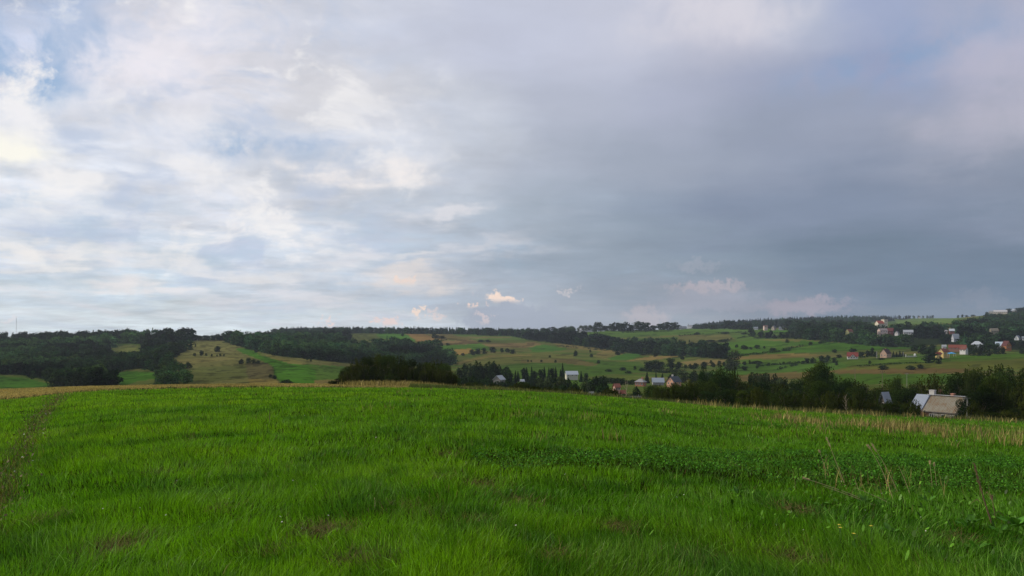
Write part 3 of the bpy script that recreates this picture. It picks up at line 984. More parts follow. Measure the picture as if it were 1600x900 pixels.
def house(name, label, px, W, base, eave, top, Y=None, yaw=0, ratio=1.35, wall=(225,220,210), roof=(120,60,50), kind='gable',
          metal=False, chim=(), wins=3, door=False, cat='house', group=None, guard=True, ov=0.45, storeys=1, ewins=1):
    if Y is None:
        x, y, z = ground(px, base)
    else:
        x = (px - 800) / F * Y; y = Y; z = EYE - (base - HZ) * Y / F
    z = min(z, hz1(x, y) + 0.8) if Y is None else z
    if y > 700:      # farthest houses are made a little narrower and lower
        W = W * .88; eave = base - (base - eave) * .92; top = base - (base - top) * .92
    elif y > 350:
        W = W * .92; top = base - (base - top) * .95
    Wm = W * y / F
    ca, sa = abs(math.cos(R(yaw))), abs(math.sin(R(yaw)))
    D = Wm / (ratio * ca + sa); L = ratio * D
    e = (base - eave) * y / F; r = (base - top) * y / F
    rt = empty(name, (x, y, z), R(yaw) - math.atan2(x, y))
    tag(rt, label, cat, group)
    wm = cm(wallmat, 'render_wall', wall); rm = cm(roofmat, 'roof_covering', roof, metal)
    a, b = L / 2, D / 2
    th = 0.16
    if kind == 'gable':
        gable_walls(L, D, e, r - th).build('wall', wm, rt)
        sl = (r - e) / b
        mb = MB()
        A = a + ov; B = b + ov; ze = e - sl * ov
        for s in (-1, 1):
            mb.add([(-A, s * B, ze + .03), (A, s * B, ze + .03), (A, 0, r + .03), (-A, 0, r + .03), (-A, s * B, ze + th + .03), (A, s * B, ze + th + .03), (A, 0, r + th + .03), (-A, 0, r + th + .03)],
                   [(0,3,2,1),(4,5,6,7),(0,1,5,4),(1,2,6,5),(2,3,7,6),(3,0,4,7)] if s < 0 else [(1,2,3,0),(7,6,5,4),(4,5,1,0),(5,6,2,1),(6,7,3,2),(7,4,0,3)])
        ro = mb.build('roof', rm, rt)
    elif kind == 'hip':
        mb = MB(); mb.box(-a, -b, -2.5, a, b, e); mb.build('wall', wm, rt)
        A = a + ov; B = b + ov; rl = max(A - B * 0.95, 0.3)
        mb = MB()
        mb.add([(-A,-B,e+.02),(A,-B,e+.02),(A,B,e+.02),(-A,B,e+.02),(-A,-B,e+.2),(A,-B,e+.2),(A,B,e+.2),(-A,B,e+.2),(-rl,0,r),(rl,0,r)],
               [(3,2,1,0),(0,1,5,4),(1,2,6,5),(2,3,7,6),(3,0,4,7),(4,5,9,8),(6,7,8,9),(5,6,9),(7,4,8)])
        ro = mb.build('roof', rm, rt)
    else:   # flat
        mb = MB(); mb.box(-a, -b, -2.5, a, b, e); mb.build('wall', wm, rt)
        mb = MB(); mb.box(-a - .25, -b - .25, e + .005, a + .25, b + .25, max(r, e + .3)); ro = mb.build('roof', rm, rt)
    for (cx, hh, mt) in chim:
        mb = MB(); mb.box(cx * a - .4, .3, r - 1.6, cx * a + .4, 1.1, r + hh)
        mb.box(cx * a - .48, .22, r + hh, cx * a + .48, 1.18, r + hh + .15)
        mb.build('chimney', mt, ro)
    def window(cx, cy, cz, w, h, side):
        """side 'y' on the long wall, 'x' on the end wall"""
        s = -1 if (cy < 0 if side == 'y' else cx < 0) else 1
        fr, gl = MB(), MB()
        t0 = .06
        for (u0, u1, v0, v1) in [(-w/2-t0, w/2+t0, -h/2-t0, -h/2), (-w/2-t0, w/2+t0, h/2, h/2+t0), (-w/2-t0, -w/2, -h/2, h/2), (w/2, w/2+t0, -h/2, h/2), (-.03, .03, -h/2, h/2)]:
            if side == 'y':
                y0, y1 = sorted((cy - s * .02, cy + s * .06)); fr.box(cx + u0, y0, cz + v0, cx + u1, y1, cz + v1)
            else:
                x0, x1 = sorted((cx - s * .02, cx + s * .06)); fr.box(x0, cy + u0, cz + v0, x1, cy + u1, cz + v1)
        if side == 'y':
            y0, y1 = sorted((cy - s * .03, cy + s * .03)); gl.box(cx - w/2, y0, cz - h/2, cx + w/2, y1, cz + h/2)
        else:
            x0, x1 = sorted((cx - s * .03, cx + s * .03)); gl.box(x0, cy - w/2, cz - h/2, x1, cy + w/2, cz + h/2)
        g = gl.build('window', M_glass, rt); fr.build('frame', M_frame, g)
    hh = min(1.35, e * .42); ww = hh * .95
    for st in range(storeys):
        cz = e * (st + .55) / storeys
        for i in range(wins):
            cx = -a + L * (i + .5) / wins
            if door and st == 0 and i == wins // 2: continue
            window(cx, -b, cz, ww, hh, 'y')
        for i in range(ewins):
            cy = -b + D * (i + .5) / ewins
            window(-a, cy, cz, ww, hh, 'x'); window(a, cy, cz, ww, hh, 'x')
    if kind == 'gable' and r - e > 2.2:
        window(-a, 0, e + (r - e) * .35, .9, min(1.1, (r - e) * .3), 'x'); window(a, 0, e + (r - e) * .35, .9, min(1.1, (r - e) * .3), 'x')
    if door:
        mb = MB(); mb.box(-.5, -b - .05, 0, .5, -b + .03, 2.05); mb.build('door', M_door, rt)
    if guard:
        GUARD.append((px - W / 2 - 1, px + W / 2 + 1, top - .5, eave + (base - eave) * .45, y))
    return rt, (L, D, e, r)


WH = (228, 224, 216)
CH = lambda x=.3, h=.9, m=None: ((x, h, m or M_plaster),)
# valley floor in the middle
house('house', 'white house with pale blue metal roof beside a tall pointed spruce', 893, 22, 588.5, 584.6, 579.5, 600, 14, 1.7, wall=(222,220,200), roof=(196,206,216), metal=True, wins=3)
house('house', 'half hidden house with a pale gabled roof among the valley trees', 780, 20, 597, 592.5, 586.3, 470, 62, 1.3, wall=(150,148,140), roof=(178,184,190), metal=True)
house('shed', 'tiny white shed roof between the dark valley trees', 816, 6, 597, 595.5, 592.8, 450, 20, 1.2, wall=WH, roof=(215,220,224), metal=True, cat='shed', wins=1)
house('brick_house', 'orange brick house with a grey pyramid roof', 1001, 19, 603, 597.0, 591.2, 480, -24, 1.25, wall=(182,122,92), roof=(158,156,158), kind='hip', chim=CH(.3, .9, M_brick), wins=3)
house('house', 'house with a wide light blue grey roof beside the orange brick one', 1028, 20, 600, 596.4, 590.2, 500, 8, 1.6, wall=(170,170,168), roof=(166,178,190), metal=True)
house('house', 'peach gabled house with dark grey roof and white chimney', 1053, 24, 602, 595.5, 587.6, 470, 52, 1.35, wall=(226,172,142), roof=(84,90,98), chim=CH(-.1, 1.0), wins=2, ewins=2)
house('house', 'small house with salmon red roof and pinkish wall above the dark bushes', 963.5, 12.5, 611, 604, 599.2, 400, 30, 1.1, wall=(206,160,140), roof=(160,100,84), wins=2)
house('shed', 'low shed with a bright brick red roof below the salmon roofed house', 973.5, 7, 617.5, 613.5, 609.8, 370, 15, 1.2, wall=(170,120,100), roof=(150,84,66), cat='shed', wins=1)
house('shed', 'grey roofed barn just past the crest of the green field', 988, 25, 633, 627.5, 619.8, 190, 12, 1.7, wall=(120,112,100), roof=(112,114,116), cat='barn', wins=1)
house('shed', 'small whitish hut showing through the shrubs left of the grey barn', 924, 7, 619, 616, 612.5, 300, 35, 1.2, wall=(196,196,160), roof=(190,190,180), cat='hut', wins=1)
# left part of the upper slope
house('long_house', 'long white building under a row of open trees on the skyline', 915.5, 22, 518, 514.8, 512.2, None, 3, 3.6, wall=(226,226,232), roof=(200,204,210), cat='building', wins=6)
house('house', 'grey house beside the white one on the upper fields', 1068, 11, 513.2, 510.8, 508.2, None, 10, 1.5, wall=(150,150,158), roof=(116,120,128), wins=2)
house('house', 'white house with a flat roof at the top edge of the fields', 1078, 9, 513.2, 509.6, 507.2, None, -15, 1.3, wall=(232,232,236), roof=(150,154,160), wins=2)
house('house', 'low white bungalow next to the tall pinkish house', 1181, 7.5, 515.5, 512.6, 510.6, None, 5, 1.7, wall=(230,230,232), roof=(140,150,160), wins=2)
house('house', 'tall narrow pinkish white house at the edge of the small lawn', 1196, 8, 516.2, 509.8, 507.6, None, 20, 1.0, wall=(238,212,200), roof=(120,90,84), storeys=2, wins=2)
house('house', 'grey house with beige end wall left of the big round trees', 1209, 8, 516, 511.5, 508, None, 60, 1.2, wall=(186,172,160), roof=(110,112,120), wins=2)
house('house', 'small slate roofed house right beneath the big round trees', 1221, 9, 516, 513.2, 510.2, None, -12, 1.4, wall=(170,172,180), roof=(118,124,138), wins=2)
# village
house('house', 'green and yellow house with a small red roof among the village trees', 1327, 13, 522.5, 517.5, 513.6, 1310, 48, 1.4, wall=(176,176,112), roof=(140,84,68), wins=2, ewins=2)
house('house', 'big pale pink house with a low roof below the church', 1379, 17, 524.5, 515.5, 512.3, 1230, 26, 1.25, wall=(240,214,202), roof=(150,140,140), storeys=2, wins=3, ewins=2)
house('house', 'dark red barn roofed house joined to the pale pink one', 1391, 11, 523, 516.5, 511.6, 1250, -8, 1.4, wall=(96,50,52), roof=(104,48,52), wins=1)
house('house', 'small white gabled house right of the dark red one', 1401.5, 7.5, 522.8, 520, 516.8, 1240, 70, 1.3, wall=(236,234,234), roof=(120,120,126), wins=1)
house('house', 'long white house with pale roof in the middle of the village', 1419, 16, 522.6, 518.6, 515.0, 1240, 4, 1.9, wall=(226,226,228), roof=(176,182,190), metal=True, wins=4)
house('house', 'house with a white roof and reddish wall above the stepped grey roof', 1487, 9, 520, 516.5, 513.2, 1260, 10, 1.4, wall=(170,110,96), roof=(214,222,232), metal=True, wins=2)
house('house', 'small whitish house left of the white roof with the reddish wall', 1478, 4.5, 519.5, 517.2, 515.4, 1270, 0, 1.3, wall=(214,210,206), roof=(170,170,172), wins=1)
house('house', 'light grey stepped roof house set in the dark village trees', 1493, 13, 532, 528.5, 520.8, 1100, 30, 1.3, wall=(196,200,206), roof=(176,186,196), metal=True, wins=2)
house('house', 'beige walled house high among the trees on the right slope', 1553, 15, 520, 516.4, 512.4, 1240, 22, 1.4, wall=(178,168,140), roof=(130,124,110), wins=3)
house('house', 'bright white gable among dark trees at the right edge', 1590, 10, 530.5, 528.0, 523.4, 1120, 68, 1.2, wall=(226,232,238), roof=(150,160,172), wins=1)
house('house', 'white house cut off by the right edge of the picture', 1600, 6, 531, 528, 525.2, 1110, 0, 1.3, wall=(216,222,228), roof=(140,150,160), wins=1)
house('house', 'wide house with white hipped roof above the dark hedge row', 1526.5, 18, 541, 538.0, 532.4, 980, 6, 1.5, wall=(190,196,200), roof=(206,214,222), kind='hip', metal=True, wins=3)
house('house', 'light blue roofed house beside the orange timber one', 1561, 12, 542, 539, 533.4, 960, -10, 1.4, wall=(150,150,154), roof=(186,204,222), metal=True, wins=2)
house('timber_house', 'orange timber gabled house with dark red roof', 1572.5, 15, 545.5, 539.2, 531.6, 930, 128, 1.25, wall=(172,112,66), roof=(96,50,48), wins=2, ewins=2)
house('long_house', 'long low building with a brownish red tiled roof', 1496, 28, 546, 542.8, 538.2, 880, -6, 2.6, wall=(150,110,96), roof=(132,70,56), wins=5)
house('house', 'white walled house with red roof at the end of the long tiled building', 1506, 13, 550, 545.2, 541.0, 830, -28, 1.2, wall=(232,230,228), roof=(128,76,64), wins=2)
house('shed', 'small white outbuilding behind the yellow house', 1475, 7, 543.5, 541, 538.4, 900, 10, 1.3, wall=(216,218,222), roof=(180,184,190), cat='shed', wins=1)
r_, dims = house('house', 'bright yellow house with a red roof behind the big round bush', 1474.5, 18, 555.5, 549, 543.8, 760, 50, 1.3, wall=(222,194,124), roof=(128,68,56), wins=2, ewins=2, chim=CH(.1, .6, M_brick))
house('shed', 'low red roofed annex at the left of the bright yellow house', 1466, 9, 555.8, 553, 549.8, 752, 20, 1.3, wall=(216,190,124), roof=(130,60,50), cat='annex', wins=1)
r_, dims = house('house', 'white house with a bright red roof and gabled dormer at the foot of the meadow', 1332, 18, 560.8, 556.2, 549.8, None, 4, 1.35, wall=(238,234,226), roof=(140,64,54), wins=4)
L, D, e, r = dims
mb = MB()
mb.add([(-1.9,-D/2-.7,e-.6),(1.9,-D/2-.7,e-.6),(1.9,-.4,e-.6),(-1.9,-.4,e-.6),(-1.9,-D/2-.7,e+.4),(1.9,-D/2-.7,e+.4),(1.9,-.4,e+.4),(-1.9,-.4,e+.4),(0,-D/2-.7,e+2.0),(0,-.4,e+2.0)],
       [(0,1,5,8,4),(2,3,7,9,6),(3,0,4,7),(1,2,6,5),(0,3,2,1)])
mb.build('dormer', cm(wallmat, 'render_wall', (238,234,226)), r_)
mb = MB()
for s in (-1, 1):
    mb.add([(s*2.3,-D/2-1,e+.1),(s*2.3,-.3,e+.1),(0,-.3,e+2.05),(0,-D/2-1,e+2.05),(s*2.3,-D/2-1,e+.28),(s*2.3,-.3,e+.28),(0,-.3,e+2.23),(0,-D/2-1,e+2.23)],
           [(0,1,2,3),(7,6,5,4),(0,4,5,1),(1,5,6,2),(2,6,7,3),(3,7,4,0)])
mb.build('dormer_roof', cm(roofmat, 'roof_covering', (140,64,54), False), r_)
mb = MB(); mb.box(-.5, -D/2-.77, e-.1, .5, -D/2-.68, e+.9); mb.build('window', M_glass, r_)
house('house', 'brown house with pinkish gable and steep dark roof beside the small conifers', 1384, 18, 559, 551.5, 544.6, None, 58, 1.2, wall=(196,164,144), roof=(78,56,56), wins=2, ewins=2, chim=CH(.2, .7, M_brick))
# right hilltop
house('long_house', 'long pale building on the hilltop at the far right skyline', 1563, 21, 490, 486.8, 484.0, 2080, 4, 3.0, wall=(222,210,196), roof=(206,204,206), metal=True, cat='building', wins=7)
house('house', 'pale grey roofed house left of the long hilltop building', 1549, 8, 489, 487, 485.2, 2090, -10, 1.5, wall=(180,180,176), roof=(150,154,158), wins=2)
house('house', 'white roofed house between the trees on the right hilltop', 1585, 8, 487.5, 485, 482.4, 2090, 8, 1.5, wall=(200,200,200), roof=(206,214,222), metal=True, wins=2)
house('house', 'single tiny white house on the far rounded hill', 1437, 3.4, 495, 493.4, 492.0, None, 15, 1.1, wall=(240,240,240), roof=(160,150,150), wins=1)

# church: nave with red roof and square pale tower
CY = 1640.0
cx_, cy_ = (1382 - 800) / F * CY, CY
u = CY / F
cz_ = EYE - (511 - HZ) * u
ch = empty('church', (cx_, cy_, cz_), R(14))
tag(ch, 'pale church with square tower and red roofed nave rising over the village trees', 'church')
mw = cm(wallmat, 'render_wall', (240, 232, 208)); mr = cm(roofmat, 'roof_covering', (178, 84, 62), False)
tw = 3.3 * u
mb = MB(); mb.box(-tw, -tw, -4, tw, tw, 11.2 * u); mb.box(-tw - .4, -tw - .4, 11.2 * u, tw + .4, tw + .4, 11.7 * u); mb.box(-tw - .25, -tw - .25, 6.6 * u, tw + .25, tw + .25, 6.9 * u)
twr = mb.build('tower', mw, ch)
mb = MB(); q = tw * .95
mb.add([(-q,-q,11.75*u),(q,-q,11.75*u),(q,q,11.75*u),(-q,q,11.75*u),(-q*.35,-q*.35,14*u),(q*.35,-q*.35,14*u),(q*.35,q*.35,14*u),(-q*.35,q*.35,14*u)],
       [(3,2,1,0),(0,1,5,4),(1,2,6,5),(2,3,7,6),(3,0,4,7),(4,5,6,7)])
mb.tube([(0,0,14*u),(0,0,15.3*u),(0,0,16.6*u)], [q*.33, q*.3, .12], 8)
sp = mb.build('spire', cm(roofmat, 'roof_covering', (66, 74, 66), False), ch)
mb = MB(); mb.box(-.08, -.08, 16.4*u, .08, .08, 18.4*u); mb.box(-.6, -.08, 17.4*u, .6, .08, 17.55*u); mb.build('cross', M_bark, sp)
for cx in (-tw * .42, tw * .42):
    mb = MB(); mb.box(cx - .75, -tw - .06, 8.2 * u, cx + .75, -tw + .02, 10.2 * u); mb.build('belfry_opening', M_glass, twr)
mb = MB(); mb.box(-1.0, -tw - .06, 3.6 * u, 1.0, -tw + .02, 5.4 * u); mb.build('window', M_glass, twr)
nl, nd, ne, nr = 11 * u, 4.2 * u, 5.5 * u, 9.6 * u
mb = MB()
mb.add([(-tw-nl,-nd,-4),(-tw+.1,-nd,-4),(-tw+.1,nd,-4),(-tw-nl,nd,-4),(-tw-nl,-nd,ne),(-tw+.1,-nd,ne),(-tw+.1,nd,ne),(-tw-nl,nd,ne),(-tw-nl,0,nr),(-tw+.1,0,nr)],
       [(0,1,5,4),(2,3,7,6),(3,0,4,8,7),(1,2,6,9,5),(3,2,1,0)])
nv = mb.build('nave', mw, ch)
mb = MB()
for s in (-1, 1):
    mb.add([(-tw-nl-.5, s*(nd+.5), ne-.4),(-tw-.05, s*(nd+.5), ne-.4),(-tw-.05,0,nr+.1),(-tw-nl-.5,0,nr+.1),(-tw-nl-.5, s*(nd+.5), ne),(-tw-.05, s*(nd+.5), ne),(-tw-.05,0,nr+.5),(-tw-nl-.5,0,nr+.5)],
           [(0,3,2,1),(4,5,6,7),(0,1,5,4),(1,2,6,5),(2,3,7,6),(3,0,4,7)])
mb.build('roof', mr, ch)
for k in range(4):
    mb = MB(); xx = -tw - nl * (k + .5) / 4; mb.box(xx - .7, -nd - .06, ne * .35, xx + .7, -nd + .02, ne * .8); mb.build('window', M_glass, nv)
GUARD.append((1369, 1387, 493, 506.5, CY))

# foreground farmhouse beyond the right end of the field
fx, fy = (1470 - 800) / F * 168, 168.0
def zr(rw, Y=168.0): return EYE - (rw - HZ) * Y / F
gz = hz1(fx, fy)
fh = empty('farmhouse', (fx, fy, gz), R(-52))
tag(fh, 'old farmhouse with rusty metal roof and white chimney behind the field edge', 'house')
L, D = 9.2, 7.6
e_, r_ = zr(638.8) - gz, zr(618.8) - gz
a, b = L / 2, D / 2
m, t, bs, o = new_mat('stained_plaster')
tc = t.n.new('ShaderNodeTexCoord'); n = t.noise(tc.outputs['Object'], 1.1, 6, 0.65)
t.put(bs.inputs['Base Color'], t.ramp(n, [(.35, (.16, .13, .09, 1)), (.5, (.36, .34, .29, 1)), (.7, (.46, .44, .39, 1))])); bs.inputs['Roughness'].default_value = .9
M_stain = m
gable_walls(L, D, e_, r_ - .12).build('wall', M_stain, fh)
mb = MB()
for k in range(22):
    x0 = -a + k * .2
    mb.box(x0, -b - .05, -1.0, x0 + .185, -b - .005, e_ - .15)
mb.build('plank_cladding', plain('weathered_planks', (.13, .075, .045), .9, .35, 5), fh)
# rusty corrugated sheet
m, t, bs, o = new_mat('rusty_roof_sheet')
tc = t.n.new('ShaderNodeTexCoord'); P = tc.outputs['Object']
n1 = t.noise(P, 0.55, 6, 0.6, 0.4); n2 = t.noise(t.vec('MULTIPLY', P, (3.2, .35, .35)), 1.0, 5, 0.6)
ff = t.math('ADD', t.math('MULTIPLY', n1, .55), t.math('MULTIPLY', n2, .45))
t.put(bs.inputs['Base Color'], t.ramp(ff, [(.38, (.175, .165, .130, 1)), (.50, (.15, .130, .090, 1)), (.58, (.13, .085, .045, 1)), (.68, (.10, .05, .025, 1))]))
bs.inputs['Roughness'].default_value = .7
M_rust = m
M_whiteroof = plain('pale_blue_sheet', (.22, .25, .30), .45, .12, 1.5)


def sheet(x0, x1, s, z0, mat, name, par, lift=0.0, ovh=.5, y0=0.0, wave=.3):
    """corrugated slope from ridge to eaves on side s"""
    mb = MB(); n = int((x1 - x0) / .15); sl = (r_ - e_) / b
    top, bot = [], []
    for i in range(n + 1):
        x = x0 + (x1 - x0) * i / n; dz = .035 * math.cos(i * math.pi)
        top.append((x, s * y0, r_ - sl * y0 + lift + dz)); bot.append((x, s * (b + ovh), e_ - sl * ovh + lift + dz))
    vs = top + bot; k = n + 1
    vs += [(x, y, z - .05) for x, y, z in vs]
    fs = [(i, i + 1, k + i + 1, k + i) if s > 0 else (i + 1, i, k + i, k + i + 1) for i in range(n)]
    fs += [tuple(reversed([q + 2 * k for q in f])) for f in fs]
    fs += [(k + i, k + i + 1, 3 * k + i + 1, 3 * k + i) for i in range(n)]
    fs += [(0, k, 3 * k, 2 * k), (n, 2 * k + n, 3 * k + n, k + n)]
    mb.add(vs, fs)
    return mb.build(name, mat, par)


sheet(-a + 2.7, a + .4, -1, 0, M_rust, 'rusty_roof', fh, .08)
rf = sheet(-a - .4, a + .4, 1, 0, M_whiteroof, 'back_roof', fh, .08)
sheet(-a - .4, -a + 2.42, -1, 0, M_whiteroof, 'pale_roof', fh, .16, .1)
mb = MB(); mb.tube([(-a + 2.46, -.02, r_ + .22), (-a + 2.46, -b - .5, e_ - .25)], .09, 6); mb.build('verge_board', plain('slate_blue_board', (.10, .12, .17), .6), fh)
mb = MB(); mb.box(-a + 2.0, -.34, r_ + .16, a + .42, .30, r_ + .24); mb.build('ridge_cap', plain('pale_ridge', (.34, .35, .36), .5, .1), fh)
mb = MB(); mb.tube([(-a + 2.5, -b - .62, e_ - .42), (a + .4, -b - .62, e_ - .46)], .07, 8); mb.build('gutter', plain('dark_gutter', (.07, .06, .06), .5), fh)
for xx, w_, h_, mt in ((-a + 2.75, .52, 1.05, M_plaster), (a - 2.3, .28, .55, M_brick)):
    mb = MB(); mb.box(xx - w_, -.1, r_ - .9, xx + w_, .85, r_ + h_); mb.box(xx - w_ - .07, -.17, r_ + h_, xx + w_ + .07, .92, r_ + h_ + .12)
    mb.build('chimney', mt, fh)
mb = MB(); mb.tube([(-a + 4.4, .2, r_ - .2), (-a + 4.4, .2, r_ + 1.5)], .03, 6)
for zz in (.9, 1.15, 1.4): mb.box(-a + 4.0, .18, r_ + zz, -a + 4.8, .22, r_ + zz + .04)
mb.build('aerial', M_door, fh)
for xx in (-.2, 2.2, 4.1):
    gl = MB(); gl.box(xx - .4, -b - .06, e_ - 2.0, xx + .4, -b - .02, e_ - .9); g = gl.build('window', M_glass, fh)
    fr = MB()
    for (x0, x1, z0, z1) in [(-.48, .48, -2.08, -2.0), (-.48, .48, -.9, -.82), (-.48, -.4, -2.0, -.9), (.4, .48, -2.0, -.9), (-.03, .03, -2.0, -.9)]:
        fr.box(xx + x0, -b - .09, e_ + z0, xx + x1, -b - .015, e_ + z1)
    fr.build('frame', M_frame, g)
GUARD.append((1431, 1502, 611, 652, 166))
GUARD.append((1374, 1393, 610, 624, 176))
house('shed', 'narrow shed with a sloping blue grey metal roof among the dark shrubs', 1383, 15, 632, 627.5, 613.6, 176, 52, 1.0, wall=(90,84,78), roof=(150,160,174), metal=True, cat='shed', wins=1)


# ------------------------------------------------------------------ poles, mast and garden things
M_conc = plain('concrete_pole', (.22, .22, .21), .9, .15, 3)
M_polew = plain('wooden_pole', (.13, .10, .075), .9, .25, 4)


def pole(label, px, top, base, Y=None, mat=None, arm=True, wpx=1.0, name='utility_pole', group='electricity poles'):
    if Y is None: x, y, z = ground(px, base)
    else: x, y, z = at(px, Y)
    H = (EYE + (HZ - top) * y / F) - z
    rt = empty(name, (x, y, z)); tag(rt, label, 'pole', group)
    r0 = wpx * y / F / 2
    mb = MB(); mb.tube([(0, 0, -1), (0, 0, H * .5), (0, 0, H)], [r0 * 1.2, r0, r0 * .7], 8); p = mb.build('pole', mat or M_conc, rt)
    if arm:
        mb = MB(); w = .9; mb.box(-w, -.07, H - .35, w, .07, H - .22); ar = mb.build('crossarm', mat or M_conc, rt)
        for sx in (-w * .9, 0, w * .9):
            mb = MB(); mb.tube([(sx, 0, H - .22 if sx else H), (sx, 0, (H - .22 if sx else H) + .28)], [.07, .05], 6); mb.build('insulator', M_glass, ar)
    return rt


pole('concrete power pole beside the old farmhouse', 1511.5, 620, 655, 150, M_conc, True, 2.0)
pole('dark wooden power pole with a wide crossarm between the trees and the brown strip', 1378.5, 580, 600, 300, M_polew, True, .9)
pole('pale concrete pole standing up from the trees in front of the brown strip', 1417, 583, 600, 330, M_conc, True, .7)
pole('pale pole beside the brown house with the steep roof', 1370, 549, 559.5, None, M_conc, False, 1.0)
pole('pale pole just left of the low white wall', 1411.5, 550, 558, None, M_conc, False, 0.9)
pole('faint pole on the brown strip of field', 1336, 576, 587, 520, M_polew, True, .8)
pole('thin grey pole by the grey barn roof behind the field crest', 997.5, 616, 630, 185, M_conc, False, .8)

# mast on the left horizon
mx, my = (25.5 - 800) / F * 2600, 2600.0
mz = hz1(mx, my); mH = EYE + (HZ - 496.5) * my / F - mz
mt = empty('radio_mast', (mx, my, mz)); tag(mt, 'very thin tall mast on the horizon above the left wood', 'mast')
mb = MB()
for k in range(3):
    an = k * 2.094; mb.tube([(.7 * math.cos(an), .7 * math.sin(an), -2), (.7 * math.cos(an), .7 * math.sin(an), mH)], .13, 5)
for i in range(int(mH / 2.5)):
    for k in range(3):
        a0, a1 = k * 2.094, (k + 1) * 2.094
        mb.tube([(.7 * math.cos(a0), .7 * math.sin(a0), i * 2.5), (.7 * math.cos(a1), .7 * math.sin(a1), i * 2.5 + 2.5)], .08, 4)
mb.build('lattice', plain('galvanised_steel', (.45, .42, .42), .5, .05), mt)
mb = MB(); mb.tube([(0, 0, mH), (0, 0, mH + 5)], .15, 6); mb.build('antenna', M_frame, mt)

# low white garden wall, its gate post, a small white dome and a blue awning
x, y, z = ground(1425, 558)
gw = empty('garden_wall', (x, y, z)); tag(gw, 'low white garden wall at the foot of the small conifers', 'wall')
mb = MB(); mb.box(-5.0, -.15, -.6, 5.2, .15, 1.0); mb.box(-5.1, -.22, 1.0, 5.3, .22, 1.1); mb.build('wall', cm(wallmat, 'render_wall', (214,214,206)), gw); gw['kind'] = 'thing'
mb = MB(); mb.box(-7.0, -.4, -.6, -6.1, .4, 2.5); mb.box(-7.1, -.5, 2.5, -6.0, .5, 2.65); mb.build('gate_post', cm(wallmat, 'render_wall', (214,214,206)), gw)
GUARD.append((1414, 1434, 553, 557.5, y))
x, y, z = ground(1431, 556)
mb = MB(); n = 10
rings = []
for i in range(6):
    ph = i / 5 * math.pi / 2
    rings.append([(1.1 * math.cos(ph) * math.cos(2 * math.pi * k / n), 1.1 * math.cos(ph) * math.sin(2 * math.pi * k / n), 1.2 + .9 * math.sin(ph)) for k in range(n)])
vs = [p for r2 in rings for p in r2]
fs = [(i * n + k, i * n + (k + 1) % n, (i + 1) * n + (k + 1) % n, (i + 1) * n + k) for i in range(5) for k in range(n)]
tk = empty('water_tank', (x, y + 2, z)); tag(tk, 'small rounded white tank above the low garden wall', 'tank')
mb.add(vs, fs); mb.tube([(0, 0, -.5), (0, 0, 1.2)], 1.1, 10); mb.build('tank', M_frame, tk)
x, y, z = ground(1487, 556, 700)
y = 752.0; x = (1487 - 800) / F * y; z = EYE - (555.5 - HZ) * y / F
aw = empty('awning', (x, y, z)); tag(aw, 'bright blue awning beside the bright yellow house', 'awning')
mb = MB(); mb.add([(-3.2,-2,2.0),(3.2,-2,2.0),(3.2,2,2.3),(-3.2,2,2.3),(0,0,3.2),(-3.2,-2,1.8),(3.2,-2,1.8),(3.2,2,2.1),(-3.2,2,2.1)], [(0,1,4),(1,2,4),(2,3,4),(3,0,4),(0,5,6,1),(1,6,7,2),(2,7,8,3),(3,8,5,0)])
mb.build('canopy', plain('blue_tarpaulin', (.05, .27, .55), .6, .1), aw)
for sx in (-3, 3):
    for sy in (-1.8, 1.8):
        mb = MB(); mb.box(sx - .06, sy - .06, -1, sx + .06, sy + .06, 2.0); mb.build('leg', M_frame, aw)
GUARD.append((1481, 1493, 548, 555, y))


GUARD += [(180, 216, 539, 547, 980), (188, 240, 584, 597, 560), (1430, 1466, 523, 529, 1150), (1206, 1243, 515, 520, 1500)]   # glades and lawns that stay open
# ------------------------------------------------------------------ woods that read as one mass
def guard_hit(px, w, y0, y1, Y):
    for a0, a1, b0, b1, gy in GUARD:
        if Y < gy + 8 and px + w / 2 > a0 and px - w / 2 < a1 and y0 < b1 and y1 > b0:
            return True
    return False


